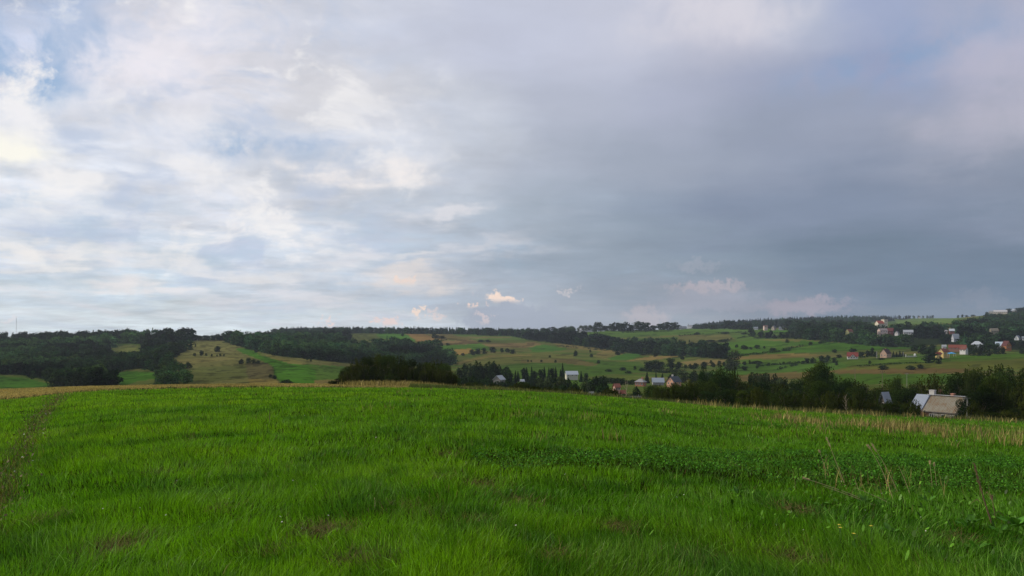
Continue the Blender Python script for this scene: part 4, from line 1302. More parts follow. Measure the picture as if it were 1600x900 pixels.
def build_wood(i, wd):
    rg = np.random.default_rng(100 + i)
    poly = wd['poly']
    xs = [p[0] for p in poly]; ys = [p[1] for p in poly]
    x0, x1, y0, y1 = max(min(xs), -420), min(max(xs), 1720), min(ys), max(ys)
    V, Fc, Cc = [], [], []; off = 0
    yv = _YV[_YV > 330]
    py = y1
    rows = []
    stepy = .8 if wd['con'] > .5 else 1.7
    while py > y0 - stepy:
        px = x0 + rg.uniform(0, 5)
        while px < x1:
            rows.append((px + rg.uniform(-2, 2), py + rg.uniform(-.8, .8)))
            px += (6.0 * wd['s'] + (py - 500) * .04) * (.36 if wd['con'] > .5 else 1)
        py -= stepy
    P_ = np.array(rows)
    P_ = P_[pip(P_[:, 0], P_[:, 1], poly)]
    if len(P_) > 2200: P_ = P_[rg.permutation(len(P_))[:2200]]
    for px, py in P_:
        x, y, z = ground(px, py)
        x += rg.uniform(-4, 4); y += rg.uniform(-10, 10)
        z = hz1(x, y)
        con = rg.random() < wd['con']
        H = wd['h'] * rg.uniform(0.72, 1.22) * (1.1 if con else 1) * min(1.1, max(.5, .15 + .85 * y / 1000))
        Wd = H * (rg.uniform(.45, .62) if con else rg.uniform(.8, 1.25))
        ppx = 800 + F * x / y
        rb = HZ + F * (EYE - z) / y
        hp = H * F / y
        if guard_hit(ppx, Wd * F / y * .8, rb - hp, rb, y): continue
        v, f = (WC[rg.integers(0, 2)] if con else WV[rg.integers(0, 5)])
        a = rg.uniform(0, 6.28); c, s = math.cos(a), math.sin(a)
        q = np.empty_like(v)
        q[:, 0] = (v[:, 0] * c - v[:, 1] * s) * Wd / .86 + x
        q[:, 1] = (v[:, 0] * s + v[:, 1] * c) * Wd / .86 + y
        q[:, 2] = v[:, 2] * H + z - .4
        V.append(q); Fc.append(f + off); off += len(v)
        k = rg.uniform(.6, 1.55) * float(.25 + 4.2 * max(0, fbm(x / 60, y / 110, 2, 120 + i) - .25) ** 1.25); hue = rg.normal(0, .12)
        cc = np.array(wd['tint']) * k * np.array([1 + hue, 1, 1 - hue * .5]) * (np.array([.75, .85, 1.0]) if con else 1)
        Cc.append(np.tile(cc, (len(v), 1)))
    if not V: return
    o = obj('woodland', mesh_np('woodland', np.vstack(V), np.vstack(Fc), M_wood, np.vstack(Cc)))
    tag(o, wd['label'], 'woodland', kind='stuff')


for i, wd in enumerate(WOODS): build_wood(i, wd)

# ------------------------------------------------------------------ single trees and bushes on the far slopes
ORD = ['leftmost'] + [q_ + ' from left' for q_ in 'second third fourth fifth sixth seventh eighth ninth tenth eleventh twelfth'.split()]
CLUSTERS = [    # noun, where, items (px, base row, width, height, kind)
 ('shrub', 'in the row across the middle of the tan hillside meadow', 'bush', [(304,557,5,5,'l'),(315,556,7,8,'r'),(322,556,4.5,4,'l'),(331,557,3.5,4,'l'),(339,557,3,3,'l'),(344,557,4,4,'l'),(350,557,3.5,3.5,'l')]),
 ('bush', 'along the upper edge of the tan hillside meadow', 'bush', [(266,542,4,4,'r'),(286,542,10,4,'r'),(298,543,5,4,'l'),(305,542,3,5,'l'),(374,541,10,6,'r')]),
 ('round bush', 'standing alone high on the tan meadow', 'bush', [(341,550,12,9,'r')]),
 ('bush', 'low on the tan meadow near the tongue of trees', 'bush', [(272,578,11,7,'r'),(284,576,9,8,'r'),(293,576,11,10,'r'),(299,575,4,4,'l')]),
 ('dark bush', 'above the brown plot beside the green strip', 'bush', [(377,569,8,8,'r'),(388,568,10,8,'r'),(396,568,9,6,'r'),(403,568,8,5,'r')]),
 ('bush', 'on the rough ground above the bright green strip', 'bush', [(400,551,6,3.5,'l'),(416,552,4,4,'l'),(427,555,8,5,'r'),(435,555,9,7,'r'),(460,557,4,3,'l'),(464,558,4,3.5,'l'),(480,563,4,4,'l'),(486,565,4,4,'r')]),
 ('bush', 'at the lower edge of the brown plot', 'bush', [(423,590,7,5,'r'),(429,593,7,7,'r')]),
 ('wide low bush', 'where the green strip meets the stubble', 'bush', [(449,602,24,9,'r')]),
 ('bush', 'on the faraway patchwork ridge', 'bush', [(629,525.5,5,4.5,'l'),(678,529,9,9,'l'),(683,529,9,5,'r'),(691,529,9,4.5,'r'),(752,535,11,4,'r'),(762,535,11,4,'r')]),
 ('bush', 'below the orange plot of the ridge', 'bush', [(684,541,6,4,'r'),(690,541,6,6,'r'),(699,540,7,4,'r')]),
 ('tree', 'in the dark row between the orange plot and the olive field', 'tree', [(697,557,8,8,'l'),(723,556,7,4,'r'),(738,555,11,9,'r'),(747,554,12,9,'r'),(756,553,10,9,'r')]),
 ('tree', 'in the small dark row on the tan ridge field', 'tree', [(769,551,13,9,'r'),(784,551,7,7,'r'),(793,551,8,6.5,'r'),(801,553,9,7,'r')]),
 ('little bush', 'dotted across the wide tan and green slope', 'bush', [(825,566,3,3.4,'l'),(830,566,3,3.4,'l'),(846,566,4,3.6,'r'),(859,559,4,3.6,'r'),(868,567,4.6,4.4,'r'),(901,556,3,3,'l'),(922,551,4,4,'l'),(924,558,7,5,'r'),(935,568,7,5,'r'),(972,546,7,5,'l')]),
 ('tree', 'standing alone on the tan slope above the white house', 'tree', [(899,557,7.5,9.5,'r')]),
 ('bush', 'just below the winding ravine trees', 'bush', [(965,555,9,6,'r'),(973,553,8,7,'r'),(1004,555,12,3,'r'),(1024,558,7,6.5,'r'),(1040,555,10,3,'r'),(1066,562,7,6,'r'),(1111,568,5,5,'l')]),
 ('bush', 'in the rough valley grass behind the orange brick house', 'bush', [(951,581,12,4,'r'),(973,579,13,5,'r'),(982,584,12,4,'r'),(992,578,5,6,'l'),(1003,579,8,4,'r'),(1040,583,12,4,'r')]),
 ('tree', 'in the dark group on the far side of the valley houses', 'tree', [(1013,577.5,16,12,'r'),(1022,577.5,18,14,'r'),(1032,577.5,16,12,'r'),(1048,578,15,18,'r'),(1060,577,14,12,'r')]),
 ('round tree', 'in the loose row right of the dark valley group', 'tree', [(1071,576,7,6,'r'),(1079,577,8,8,'r'),(1086,577,13,10,'r'),(1101,577,13,11,'r'),(1114,574,8,8,'r'),(1124,573,7,9,'l'),(1131,573,6,7,'l')]),
 ('big pale leafy tree', 'rising above the dark belt between valley and slope', 'tree', [(1146,579,27,31,'w')]),
 ('bush', 'right of the big pale tree', 'bush', [(1163,571,7,6,'r'),(1163,579,9,5,'r'),(1171,569,4,6,'l'),(1182,569,20,4.5,'r'),(1183,576,5,4.5,'r')]),
 ('bush', 'on the green slope above the big pale tree', 'bush', [(1151,543,5.5,5,'r'),(1163,546,12,7,'r'),(1173,546,6,4,'r'),(1183,545,10,6,'r'),(1194,545,4,4,'l'),(1208,549,12,5,'r')]),
 ('bush', 'on the hedged fields under the skyline houses', 'bush', [(1089,523,7,3.5,'r'),(1110,534,12,3,'r'),(1130,534,14,3.5,'r'),(1133,522,9,3.5,'r'),(1163,523,8,3,'r')]),
 ('tree', 'below the low white bungalow and the pinkish house', 'tree', [(1174,525,11,12,'r'),(1204,524,8,8,'r'),(1220,527,9,8,'r'),(1230,527,9,8,'r'),(1238,527,7,9,'r'),(1244,530,8,5,'r')]),
 ('bush', 'scattered on the green field left of the red roof', 'bush', [(1230,535.5,6,5.5,'r'),(1267,540,8,5,'r'),(1304,552,8,5.5,'r'),(1311,560,9,5.5,'r'),(1307,571,5,5,'r')]),
 ('tree', 'in the dark clump left of the red roofed house', 'tree', [(1255,569,8,5,'r'),(1261,568,9,8,'r'),(1270,568,10,9,'r'),(1283,567,12,11,'r'),(1293,566,10,11,'r'),(1303,567,10,8,'r')]),
 ('tree', 'tucked behind the red roofed white house', 'tree', [(1333,551,13,6,'r'),(1346,559,11,9,'r')]),
 ('tree', 'crowding round the brown house with the steep roof', 'tree', [(1356,558,8,10,'l'),(1363,557,8,9,'r'),(1363,550,6,7,'r'),(1368,558,7,8,'l')]),
 ('small conifer', 'between the brown house and the low white wall', 'conifer', [(1396,558,6,9,'s'),(1401,558,6,8,'s'),(1406,558,6,10,'s'),(1411,557,6,8,'s')]),
 ('tree', 'behind the big round bush', 'tree', [(1430,549,14,9,'r'),(1442,552,16,14,'r'),(1456,550,14,12,'r')]),
 ('big round bush', 'in front of the bright yellow house', 'bush', [(1452,567,31,21,'r')]),
 ('bush', 'on the olive meadow below the village', 'bush', [(1359,568.5,5,5,'r'),(1377,562.5,10,3,'r'),(1380,578,16,7,'r'),(1423,578,15,7,'r'),(1437,576,12,6.5,'r'),(1467,569,9,4.5,'r'),(1597,553,10,9,'r')]),
 ('tree', 'in the dark hedge row right of the village houses', 'tree', [(1521,556,15,17,'r'),(1533,556,16,19,'r'),(1545,556,16,19,'r'),(1557,554,15,17,'r'),(1566,553,11,12,'r'),(1514,554,10,10,'r')]),
 ('tree', 'on the skyline between the left wood and the middle wood', 'tree', [(303,532,9,8,'r'),(312,532,10,7,'r'),(322,532,10,7.5,'r'),(332,532,9,8,'r'),(341,532,11,10,'r'),(349,532,9,10,'r'),(361,533,17,15,'r')]),
 ('tall tree', 'on the skyline above the ravine', 'tree', [(884,518,11,9,'r'),(894,518,9,8,'r'),(927,516,8,8,'l'),(934,517,13,14,'r'),(946,517,12,8,'r'),(956,518,9,12,'l'),(966,518,13,13,'r'),(977,518,14,14,'r'),(987,518,11,10,'r'),(996,517,12,14,'r'),(1008,517,13,13,'r'),(1021,517,11,8,'r')]),
 ('tree', 'on the skyline left of the white and grey houses', 'tree', [(1032,516,12,10,'r'),(1043,516,13,12,'r'),(1053,515,10,11,'r'),(1060,513,7,7,'r')]),
 ('tree', 'along the top edge of the upper fields', 'tree', [(1089,514,10,6,'r'),(1100,514,11,8,'r'),(1113,515,10,7,'r'),(1122,514,8,6,'r'),(1138,514,14,13,'r'),(1150,515,11,8,'r'),(1160,515,12,9,'r'),(1168,515,12,10,'r'),(1187,515,6,5,'r'),(1203,514,7,6,'r')]),
 ('big dark tree', 'in the clump right of the slate roofed house', 'tree', [(1233,516,19,16,'r'),(1247,516,16,16,'r'),(1259,516,14,13,'r'),(1272,515,18,16,'r'),(1288,515,14,11,'r'),(1300,515,15,12,'r')]),
 ('open grey tree', 'in front of the long white skyline building', 'tree', [(907,518,8,10,'w'),(914,517.5,8,10,'w'),(921,518,8,10,'w')]),
 ('conifer', 'standing up from the skyline forest in the middle', 'conifer', [(755,521,5,8,'s'),(765,521,4,5,'s'),(606,517,4,6,'s'),(632,518,4,5,'s'),(655,518,3.5,6,'s'),(480,517,4,5,'s')]),
 ('tree', 'along the crest of the pale green hilltop field', 'tree', [(1497,492,4,4,'l'),(1504,491,4,4.5,'l'),(1510,491,7,3,'r'),(1520,490,8,3,'r'),(1542,489,6,5,'r'),(1576,490,9,8,'r'),(1592,489,12,8,'r'),(1601,488,12,9,'r')]),
]
KMAP = {'r': ['far_round', 'far_leafy0', 'far_leafy1', 'far_leafy2'], 'l': ['far_leafy1', 'far_leafy2'], 'w': ['far_willow'], 's': ['far_spruce']}
for noun, where, cat, items in CLUSTERS:
    items = sorted(items)
    n = len(items)
    for i, (px, base, w, h, k) in enumerate(items):
        x, y, z = ground(px, base)
        if 'skyline' in where or 'top edge' in where: w *= 1.45; h *= 1.05
        if n == 1: lab = '%s %s' % (noun, where)
        else:
            o_ = 'rightmost' if i == n - 1 else ORD[i]
            if len(('%s %s' % (noun, where)).split()) > 13: print('LONG', noun, where)
            lab = ('%s %s %s' % (o_, noun, where)) if 'from' not in o_ else ('%s %s, %s' % (noun, where, o_))
        plant(rnd.choice(KMAP[k]), px, y, w=w, h=h, label=lab, cat=cat, group=(None if n == 1 else '%s %s' % (noun, where)), name={'bush': 'bush', 'conifer': 'conifer'}.get(cat, 'tree'))

# hedges growing on the banks between the holdings
HEDGES = [
    ([(1202,552),(1235,545),(1262,540),(1300,534)], 3.2, 'long thin hedge slanting up across the green slope right of the big pale tree'),
    ([(1150,577),(1205,571),(1250,568)], 3.0, 'low hedge running left from the dark clump on the green field'),
    ([(1060,525),(1120,521),(1180,519)], 3.0, 'hedge crossing the upper fields under the skyline houses'),
    ([(1108,536),(1140,531),(1165,527),(1190,523)], 3.2, 'hedge climbing to the trees below the low white bungalow'),
    ([(930,524),(990,520),(1050,518)], 2.6, 'faint hedge along the topmost green field above the ravine trees'),
    ([(1134,559),(1180,554),(1235,548)], 2.6, 'hedge above the tan strips right of the ravine trees'),
    ([(1215,578),(1245,571)], 3.0, 'short dark hedge on the bright green field behind the belt'),
    ([(652,537),(690,533),(700,531)], 4.0, 'dark hedge under the orange plot on the middle ridge'),
    ([(1000,580),(1040,583),(1070,581)], 3.5, 'scrubby hedge behind the valley houses'),
    ([(868,541),(930,547),(985,552),(1020,555)], 2.6, 'ragged hedge along the foot of the winding ravine trees'),
    ([(1200,521.5),(1245,521)], 3.2, 'dark hedge along the foot of the small bright lawn'),
    ([(1340,573),(1400,569),(1450,567)], 1.6, 'very low bank of scrub crossing the olive meadow'),
]
for i, (ln_, hh, lab) in enumerate(HEDGES):
    rg_ = np.random.default_rng(300 + i); V, Fc, Cc, off = [], [], [], 0
    tot = abs(ln_[-1][0] - ln_[0][0]); n = int(tot / 1.9)
    for k in range(n):
        px = ln_[0][0] + (ln_[-1][0] - ln_[0][0]) * (k + rg_.uniform(0, 1)) / n
        py = float(np.interp(px, [p[0] for p in ln_], [p[1] for p in ln_]))
        if vnoise(px / 14.0, i * 7.3) < .25: continue
        x, y, z = ground(px, py); H = hh * rg_.uniform(.5, 1.25); W_ = H * rg_.uniform(1.0, 1.9)
        v, f = WV[rg_.integers(0, 5)]; v = v[:480]; f = f[:120]
        V.append(np.stack([v[:, 0] * W_ + x, v[:, 1] * W_ + y, v[:, 2] * H + z - .3], 1)); Fc.append(f + off); off += len(v)
        Cc.append(np.tile(np.array([.9, 1, .8]) * rg_.uniform(.6, 1.4), (len(v), 1)))
    o = obj('hedge', mesh_np('hedge', np.vstack(V), np.vstack(Fc), M_wood, np.vstack(Cc))); tag(o, lab, 'hedge', 'hedges between the fields')

# ------------------------------------------------------------------ trees on the valley floor
VG = 'trees filling the valley bottom beyond the field crest'


def band(n, x0, x1, topf, Y0, Y1, wpx, kinds, label, cat, group, name, jit=5, step=None, guard=True, skip=None):
    for i in range(n):
        px = x0 + (x1 - x0) * (i + .5) / n + rnd.uniform(-.35, .35) * (x1 - x0) / n
        Y = rnd.uniform(Y0, Y1)
        tp = topf(px) + rnd.uniform(-jit, jit)
        w = rnd.uniform(*wpx)
        if skip and skip(px, tp, Y): continue
        if guard:
            k_ = 0
            while k_ < 12 and guard_hit(px, w * .85, tp, row(px, Y), Y): tp += 2.5; k_ += 1
            if k_ == 12 or row(px, Y) - tp < 6: continue
        plant(rnd.choice(kinds), px, Y, top=tp, w=w, label=label, cat=cat, group=group, name=name)


def pl(pts): return lambda x: float(np.interp(x, [p[0] for p in pts], [p[1] for p in pts]))


band(11, 716, 800, pl([(716,574),(730,570),(745,566),(765,568),(770,566),(785,572),(800,582)]), 480, 540, (13, 20), ['far_round', 'far_leafy0', 'far_leafy1'],
     'dark round tree in the valley right behind the tall thicket', 'tree', 'round valley trees behind the thicket', 'tree', 2)
band(12, 712, 800, pl([(712,590),(740,590),(770,596),(800,592)]), 300, 400, (16, 24), ['far_round', 'far_leafy0'],
     'dark tree low in the valley in front of the pale gabled roof', 'tree', 'lower valley trees behind the thicket', 'tree', 3)
band(13, 795, 880, pl([(795,580),(815,577),(830,574),(835,580),(846,575),(860,573),(878,576)]), 470, 560, (8, 13), ['far_spruce', 'far_spruce', 'far_leafy1'],
     'narrow dark conifer in the row left of the white house with pale blue roof', 'conifer', 'conifer row left of the white valley house', 'conifer', 2)
plant('far_spruce', 879, 585, top=567.5, w=9, label='tall pointed spruce beside the white house with pale blue roof', cat='conifer', name='spruce')
plant('far_spruce', 908, 570, top=579.5, w=7, label='small pointed spruce right of the white house with pale blue roof', cat='conifer', name='spruce')
plant('far_leafy1', 916, 570, top=583, w=9, label='small dark tree right of the small pointed spruce', cat='tree', name='tree')
band(9, 800, 885, pl([(800,594),(830,592),(885,592)]), 380, 440, (12, 20), ['far_round', 'far_leafy0'],
     'dark tree filling the valley bottom below the conifer row', 'tree', 'valley trees below the conifer row', 'tree', 2.5)
band(13, 838, 985, pl([(838,593),(850,591),(865,593),(880,590),(895,595),(910,596),(925,591),(940,590),(960,594),(985,596)]), 300, 390, (17, 25), ['far_willow', 'far_willow', 'far_round'],
     'rounded grey green willow in the valley below the white house', 'tree', 'grey green valley willows', 'willow', 2)
band(22, 800, 1000, pl([(800,598),(850,603),(900,603),(950,603),(1000,606)]), 210, 300, (14, 22), ['far_round', 'far_leafy0', 'far_leafy2'],
     'dark tree low behind the crest of the green field', 'tree', 'dark trees low behind the field crest', 'tree', 3)
band(9, 925, 1000, pl([(925,589),(950,590),(975,592),(1000,596)]), 500, 560, (11, 17), ['far_round', 'far_leafy0'],
     'dark valley tree left of the orange brick house', 'tree', 'valley trees left of the orange brick house', 'tree', 2)
for px, tp, w, lab in [(1011,581,9,'pointed conifer behind the orange brick house, leftmost of three'), (1025,581.5,6,'narrow conifer behind the light blue grey roof, middle of three'), (1035,583.5,9,'dark conifer left of the peach gabled house, rightmost of three')]:
    plant('far_spruce', px, 540, top=tp, w=w, label=lab, cat='conifer', name='conifer', group='conifers behind the valley houses')
band(9, 1045, 1115, pl([(1045,588),(1058,580),(1072,579),(1085,580),(1115,584)]), 520, 620, (11, 16), ['far_willow', 'far_round'],
     'tree behind the peach gabled house', 'tree', 'trees behind the peach gabled house', 'tree', 2)
band(9, 1165, 1240, pl([(1165,590),(1180,581),(1190,582),(1205,584),(1240,594)]), 330, 420, (14, 20), ['far_round', 'far_willow'],
     'tree standing between the dark belt and the green slope', 'tree', 'trees between the dark belt and the slope', 'tree', 2)

# ------------------------------------------------------------------ tall thicket at the end of the field
TG = 'tall shrubs of the thicket'
thk = [(520,598,16),(529,596,16),(536,579,13),(548,577,24),(560,567,30),(574,562,32),(590,560,34),(606,560,34),(622,562,34),(640,567,30),(655,573,26),(668,570,30),(682,567,32),(694,573,28),(704,585,24),(712,594,18)]
for i, (px, tp, w) in enumerate(thk):
    lab = 'tall upright shrub inside the dark thicket at the end of the green field'
    if i == 0: lab = 'low bush at the left foot of the dark thicket'
    if i == 2: lab = 'slim separate shrub at the left end of the dark thicket'
    if i == len(thk) - 1: lab = 'lowest shrub at the right end of the dark thicket'
    plant(['shrub0', 'leafy1', 'shrub2', 'leafy2'][i % 4], px, 150 + rnd.uniform(-3, 12), top=tp - 4 + rnd.uniform(-1, 1), w=w * 1.15, label=lab, cat='shrub', group=TG, name='tall_shrub')
for px in range(545, 706, 13):
    plant('shrub%d' % rnd.randrange(3), px + rnd.uniform(-3, 3), 144 + rnd.uniform(0, 3), top=578 + rnd.uniform(-7, 6), w=28, label='tall upright shrub inside the dark thicket at the end of the green field', cat='shrub', group=TG, name='tall_shrub')

# fringe of low shrubs along the crest
band(30, 712, 1010, pl([(712,600),(740,600),(780,603),(800,604),(820,600),(860,606),(900,608),(930,606),(960,607),(1010,612)]), 116, 140, (16, 30), ['shrub0', 'shrub1', 'shrub2'],
     'low scrubby bush just behind the crest of the green field', 'bush', 'scrubby bushes along the field crest', 'scrub_bush', 4,
     skip=lambda px, tp, Y: (978 < px < 1004) or (918 < px < 929))

# ------------------------------------------------------------------ belt of trees behind the right half of the field
TT = pl([(985,612),(1000,604),(1020,601),(1040,603),(1055,600),(1066,592),(1080,586),(1095,578),(1110,588),(1125,574),(1140,583),(1160,589),(1200,594),(1230,596),(1262,590),(1276,572),(1290,570),(1302,584),(1318,592),(1345,594),(1362,602),(1372,606),(1382,594),(1392,590),(1402,594),(1420,598),(1440,590),(1455,586),(1470,584),(1490,582),(1505,578),(1520,576),(1545,574),(1570,573),(1600,571),(1700,566)])
BG = 'trees of the dark belt behind the field'
lab_a = 'dark leafy tree in the dense belt behind the right half of the field'
kA = ['leafy0', 'leafy1', 'leafy2', 'dark0', 'dark1', 'shrub1', 'shrub2']
band(40, 1010, 1650, lambda x: TT(x) + 4, 175, 205, (34, 58), kA, lab_a, 'tree', BG, 'tree', 4)
band(26, 1000, 1650, lambda x: TT(x) + 29, 128, 138, (36, 58), kA + ['shrub0'], lab_a, 'tree', BG, 'tree', 6)
band(34, 1000, 1650, lambda x: TT(x) + 15, 142, 160, (36, 60), kA + ['shrub0'], lab_a, 'tree', BG, 'tree', 6)
lab_s = 'dark bushy shrub along the front of the belt right behind the field edge'
band(34, 1000, 1660, lambda x: row(x, 112) - 30 + (8 if x > 1420 else 0), 112, 126, (28, 46), ['shrub0', 'shrub1', 'shrub2', 'leafy1', 'dark1'], lab_s, 'shrub', 'shrubs along the front of the belt', 'tall_shrub', 8,
     skip=lambda px, tp, Y: 1424 < px < 1512)
for px, tp, w, k, lab in [
    (1283, 567, 34, 'leafy2', 'tallest light green tree standing above the belt left of the farmhouse'),
    (1096, 577, 26, 'dark0', 'tall dark tree rising from the belt right of the peach gabled house'),
    (1124, 573, 20, 'shrub2', 'slender upright tree sticking out of the belt below the big pale tree'),
    (1147, 578, 24, 'shrub1', 'second slender upright tree sticking out of the belt below the big pale tree'),
    (1325, 592, 26, 'dark1', 'dark tree just left of the wooden power pole'),
    (1401, 590, 26, 'leafy0', 'bushy tree between the wooden power pole and the farmhouse'),
    (1570, 584, 52, 'leafy1', 'broad olive green tree at the far right behind the farmhouse'),
    (1535, 590, 36, 'dark0', 'dark tree right behind the concrete power pole'),
    (1508, 577, 16, 'spruce', 'narrow dark conifer above the farmhouse roof'),
    (1563, 571, 15, 'spruce', 'narrow dark conifer behind the broad olive green tree')]:
    plant(k, px, 190 if k == 'spruce' or tp < 580 or px == 1401 else 160, top=tp, w=w, label=lab, cat='conifer' if k == 'spruce' else 'tree', name='conifer' if k == 'spruce' else 'tree')
plant('shrub1', 1372, 140, top=614, w=16, label='dark shrub covering the left half of the narrow shed', cat='shrub', name='tall_shrub')
plant('shrub2', 1390, 138, top=625, w=26, label='dark shrub in front of the narrow shed', cat='shrub', name='tall_shrub')
# bushes round the farmhouse wall
for px, tp, w in [(1445, 647, 10), (1474, 649, 9), (1484, 651, 7)]:
    plant('shrub1', px, 150, top=tp, w=w, label='small dark bush against the wall of the farmhouse', cat='bush', group='bushes against the farmhouse wall', name='bush')
plant('dark1', 1505, 154, top=624, w=30, label='dark leafy branchy tree covering the right end of the rusty roof', cat='tree', name='tree')
plant('shrub0', 1426, 128, top=626, w=34, label='dark shrub hiding the left corner of the farmhouse', cat='shrub', name='tall_shrub')
plant('shrub2', 1524, 128, top=628, w=30, label='dark shrub right of the concrete power pole', cat='shrub', name='tall_shrub')
# bare pale saplings in the shrubs by the grey barn
for px, lean, lab in [(977, .1, 'bare pale branch sticking up left of the grey barn'), (1322, -.1, 'bare dead sapling in front of the dark belt')]:
    x, y, z = at(px, 118)
    mb = MB()
    mb.tube([(0, 0, -.3), (.1 + lean, 0, 1.6), (.2 + 2 * lean, .1, 3.2)], [.03, .02, .008], 6)
    for k in range(9):
        z0 = .8 + k * .25; a_ = k * 2.4
        mb.tube([(lean * z0 / 2, 0, z0), (lean * z0 / 2 + .5 * math.cos(a_), .4 * math.sin(a_), z0 + .7)], [.02, .006], 5)
    o = mb.build('dead_sapling', plain('bare_wood', (.30, .25, .18), .9), None); o.location = (x, y, z)
    tag(o, lab, 'sapling')


# ------------------------------------------------------------------ grass
def blades(x, y, h, w, col, lean=0.35, seed=1, flat=None, fld=True, segs=3, z=None, curl=1.0):
    """tapered bent blades, one island each; returns verts, [quads, tris], colours"""
    rg = np.random.default_rng(seed); n = len(x)
    if z is None: z = height(x, y)
    a = rg.uniform(0, 2 * math.pi, n)
    if fld:     # neighbouring blades lean the same way
        a2 = fbm(x / 1.7, y / 1.7, 2, 60) * 14
        a = np.where(rg.random(n) < 0.65, a2 + rg.normal(0, .5, n), a)
    ln = np.abs(rg.normal(lean, lean * .5, n))
    if flat is not None: ln = ln + flat
    dx, dy = np.cos(a) * ln, np.sin(a) * ln
    f = rg.uniform(0, math.pi, n)
    # broad side mostly towards the viewer's side of the field or anywhere
    ux, uy = np.cos(f), np.sin(f)
    ts = np.linspace(0, 1, segs + 1)
    V = []
    for i, t_ in enumerate(ts):
        bend = t_ ** (1.0 + curl)
        cx = x + dx * h * bend; cy = y + dy * h * bend
        up = t_ * (1 - 0.28 * np.minimum(ln, 1.6) * t_)
        cz = z + h * up - 0.01
        ww = w * (1 - t_ ** 1.6) * 0.5 + 1e-4
        if i < segs:
            V.append(np.stack([cx - ux * ww, cy - uy * ww, cz], 1)); V.append(np.stack([cx + ux * ww, cy + uy * ww, cz], 1))
        else:
            V.append(np.stack([cx, cy, cz], 1))
    k = 2 * segs + 1
    V = np.stack(V, 1).reshape(-1, 3)
    b = np.arange(n)[:, None] * k
    q = np.concatenate([b + np.array([2 * i, 2 * i + 1, 2 * i + 3, 2 * i + 2]) for i in range(segs - 1)])
    t3 = b + np.array([2 * segs - 2, 2 * segs - 1, 2 * segs])
    # root darker-free: same colour all along the blade
    return V, [q, t3], np.repeat(col, k, axis=0)


def gp(px, py):
    """world x, y of the near field under a sight line (front of the crest)"""
    yv = np.exp(np.linspace(math.log(3.0), math.log(EDGE_Y), 400))
    r = HZ + F * (EYE - height((px - 800) / F * yv, yv)) / yv
    k = np.nonzero(r <= py)[0]
    Y = float(yv[k[0]]) if len(k) else EDGE_Y
    return (px - 800) / F * Y, Y


BARE = [(510,835,34,16,.95),(190,858,38,14,.8),(700,712,22,6,.5),(760,762,34,9,.6),(742,822,26,8,.55),(560,885,44,9,.6),(970,832,26,9,.75),(1240,802,26,10,.8),(640,802,42,10,.5),
        (815,790,26,8,.55),(430,868,18,8,.5),(1100,880,30,9,.5),(1230,880,40,12,.55),(690,750,20,6,.45),(60,820,26,10,.4),(300,690,14,4,.45),(295,683,10,3,.5),(250,742,18,5,.4),(1040,700,16,4,.3),
        (870,880,24,8,.5),(1500,850,34,10,.45),(350,800,20,7,.35),(880,660,16,3,.3),(1180,705,14,3,.3)]
CLOV = [gp(px, py) for px, py in [(700,722),(800,712),(930,708),(1080,708),(1230,710),(1370,716),(1500,722),(1600,722),(1640,770),(1500,775),(1330,772),(1200,760),(1080,748),(930,742),(800,740)]]


def bare_w(x, y):
    s = np.zeros(len(x))
    for px, py, a, b, k in BARE:
        gx, gy = gp(px, py); _, g2 = gp(px, py - b)
        rx = a / F * gy; ry = max(abs(g2 - gy), rx * .8)
        d = ((x - gx) / rx) ** 2 + ((y - gy) / ry) ** 2
        s = np.maximum(s, k * np.exp(-d * .8))
    n = fbm(x / .22, y / .3, 3, 70)
    return np.clip(s * np.clip((n - .3) * 3.2, 0, 1.4) * .85, 0, 1)


GREEN = np.array([(0.102, 0.252, 0.0050), (0.058, 0.178, 0.0050), (0.150, 0.285, 0.008), (0.030, 0.106, 0.006)])


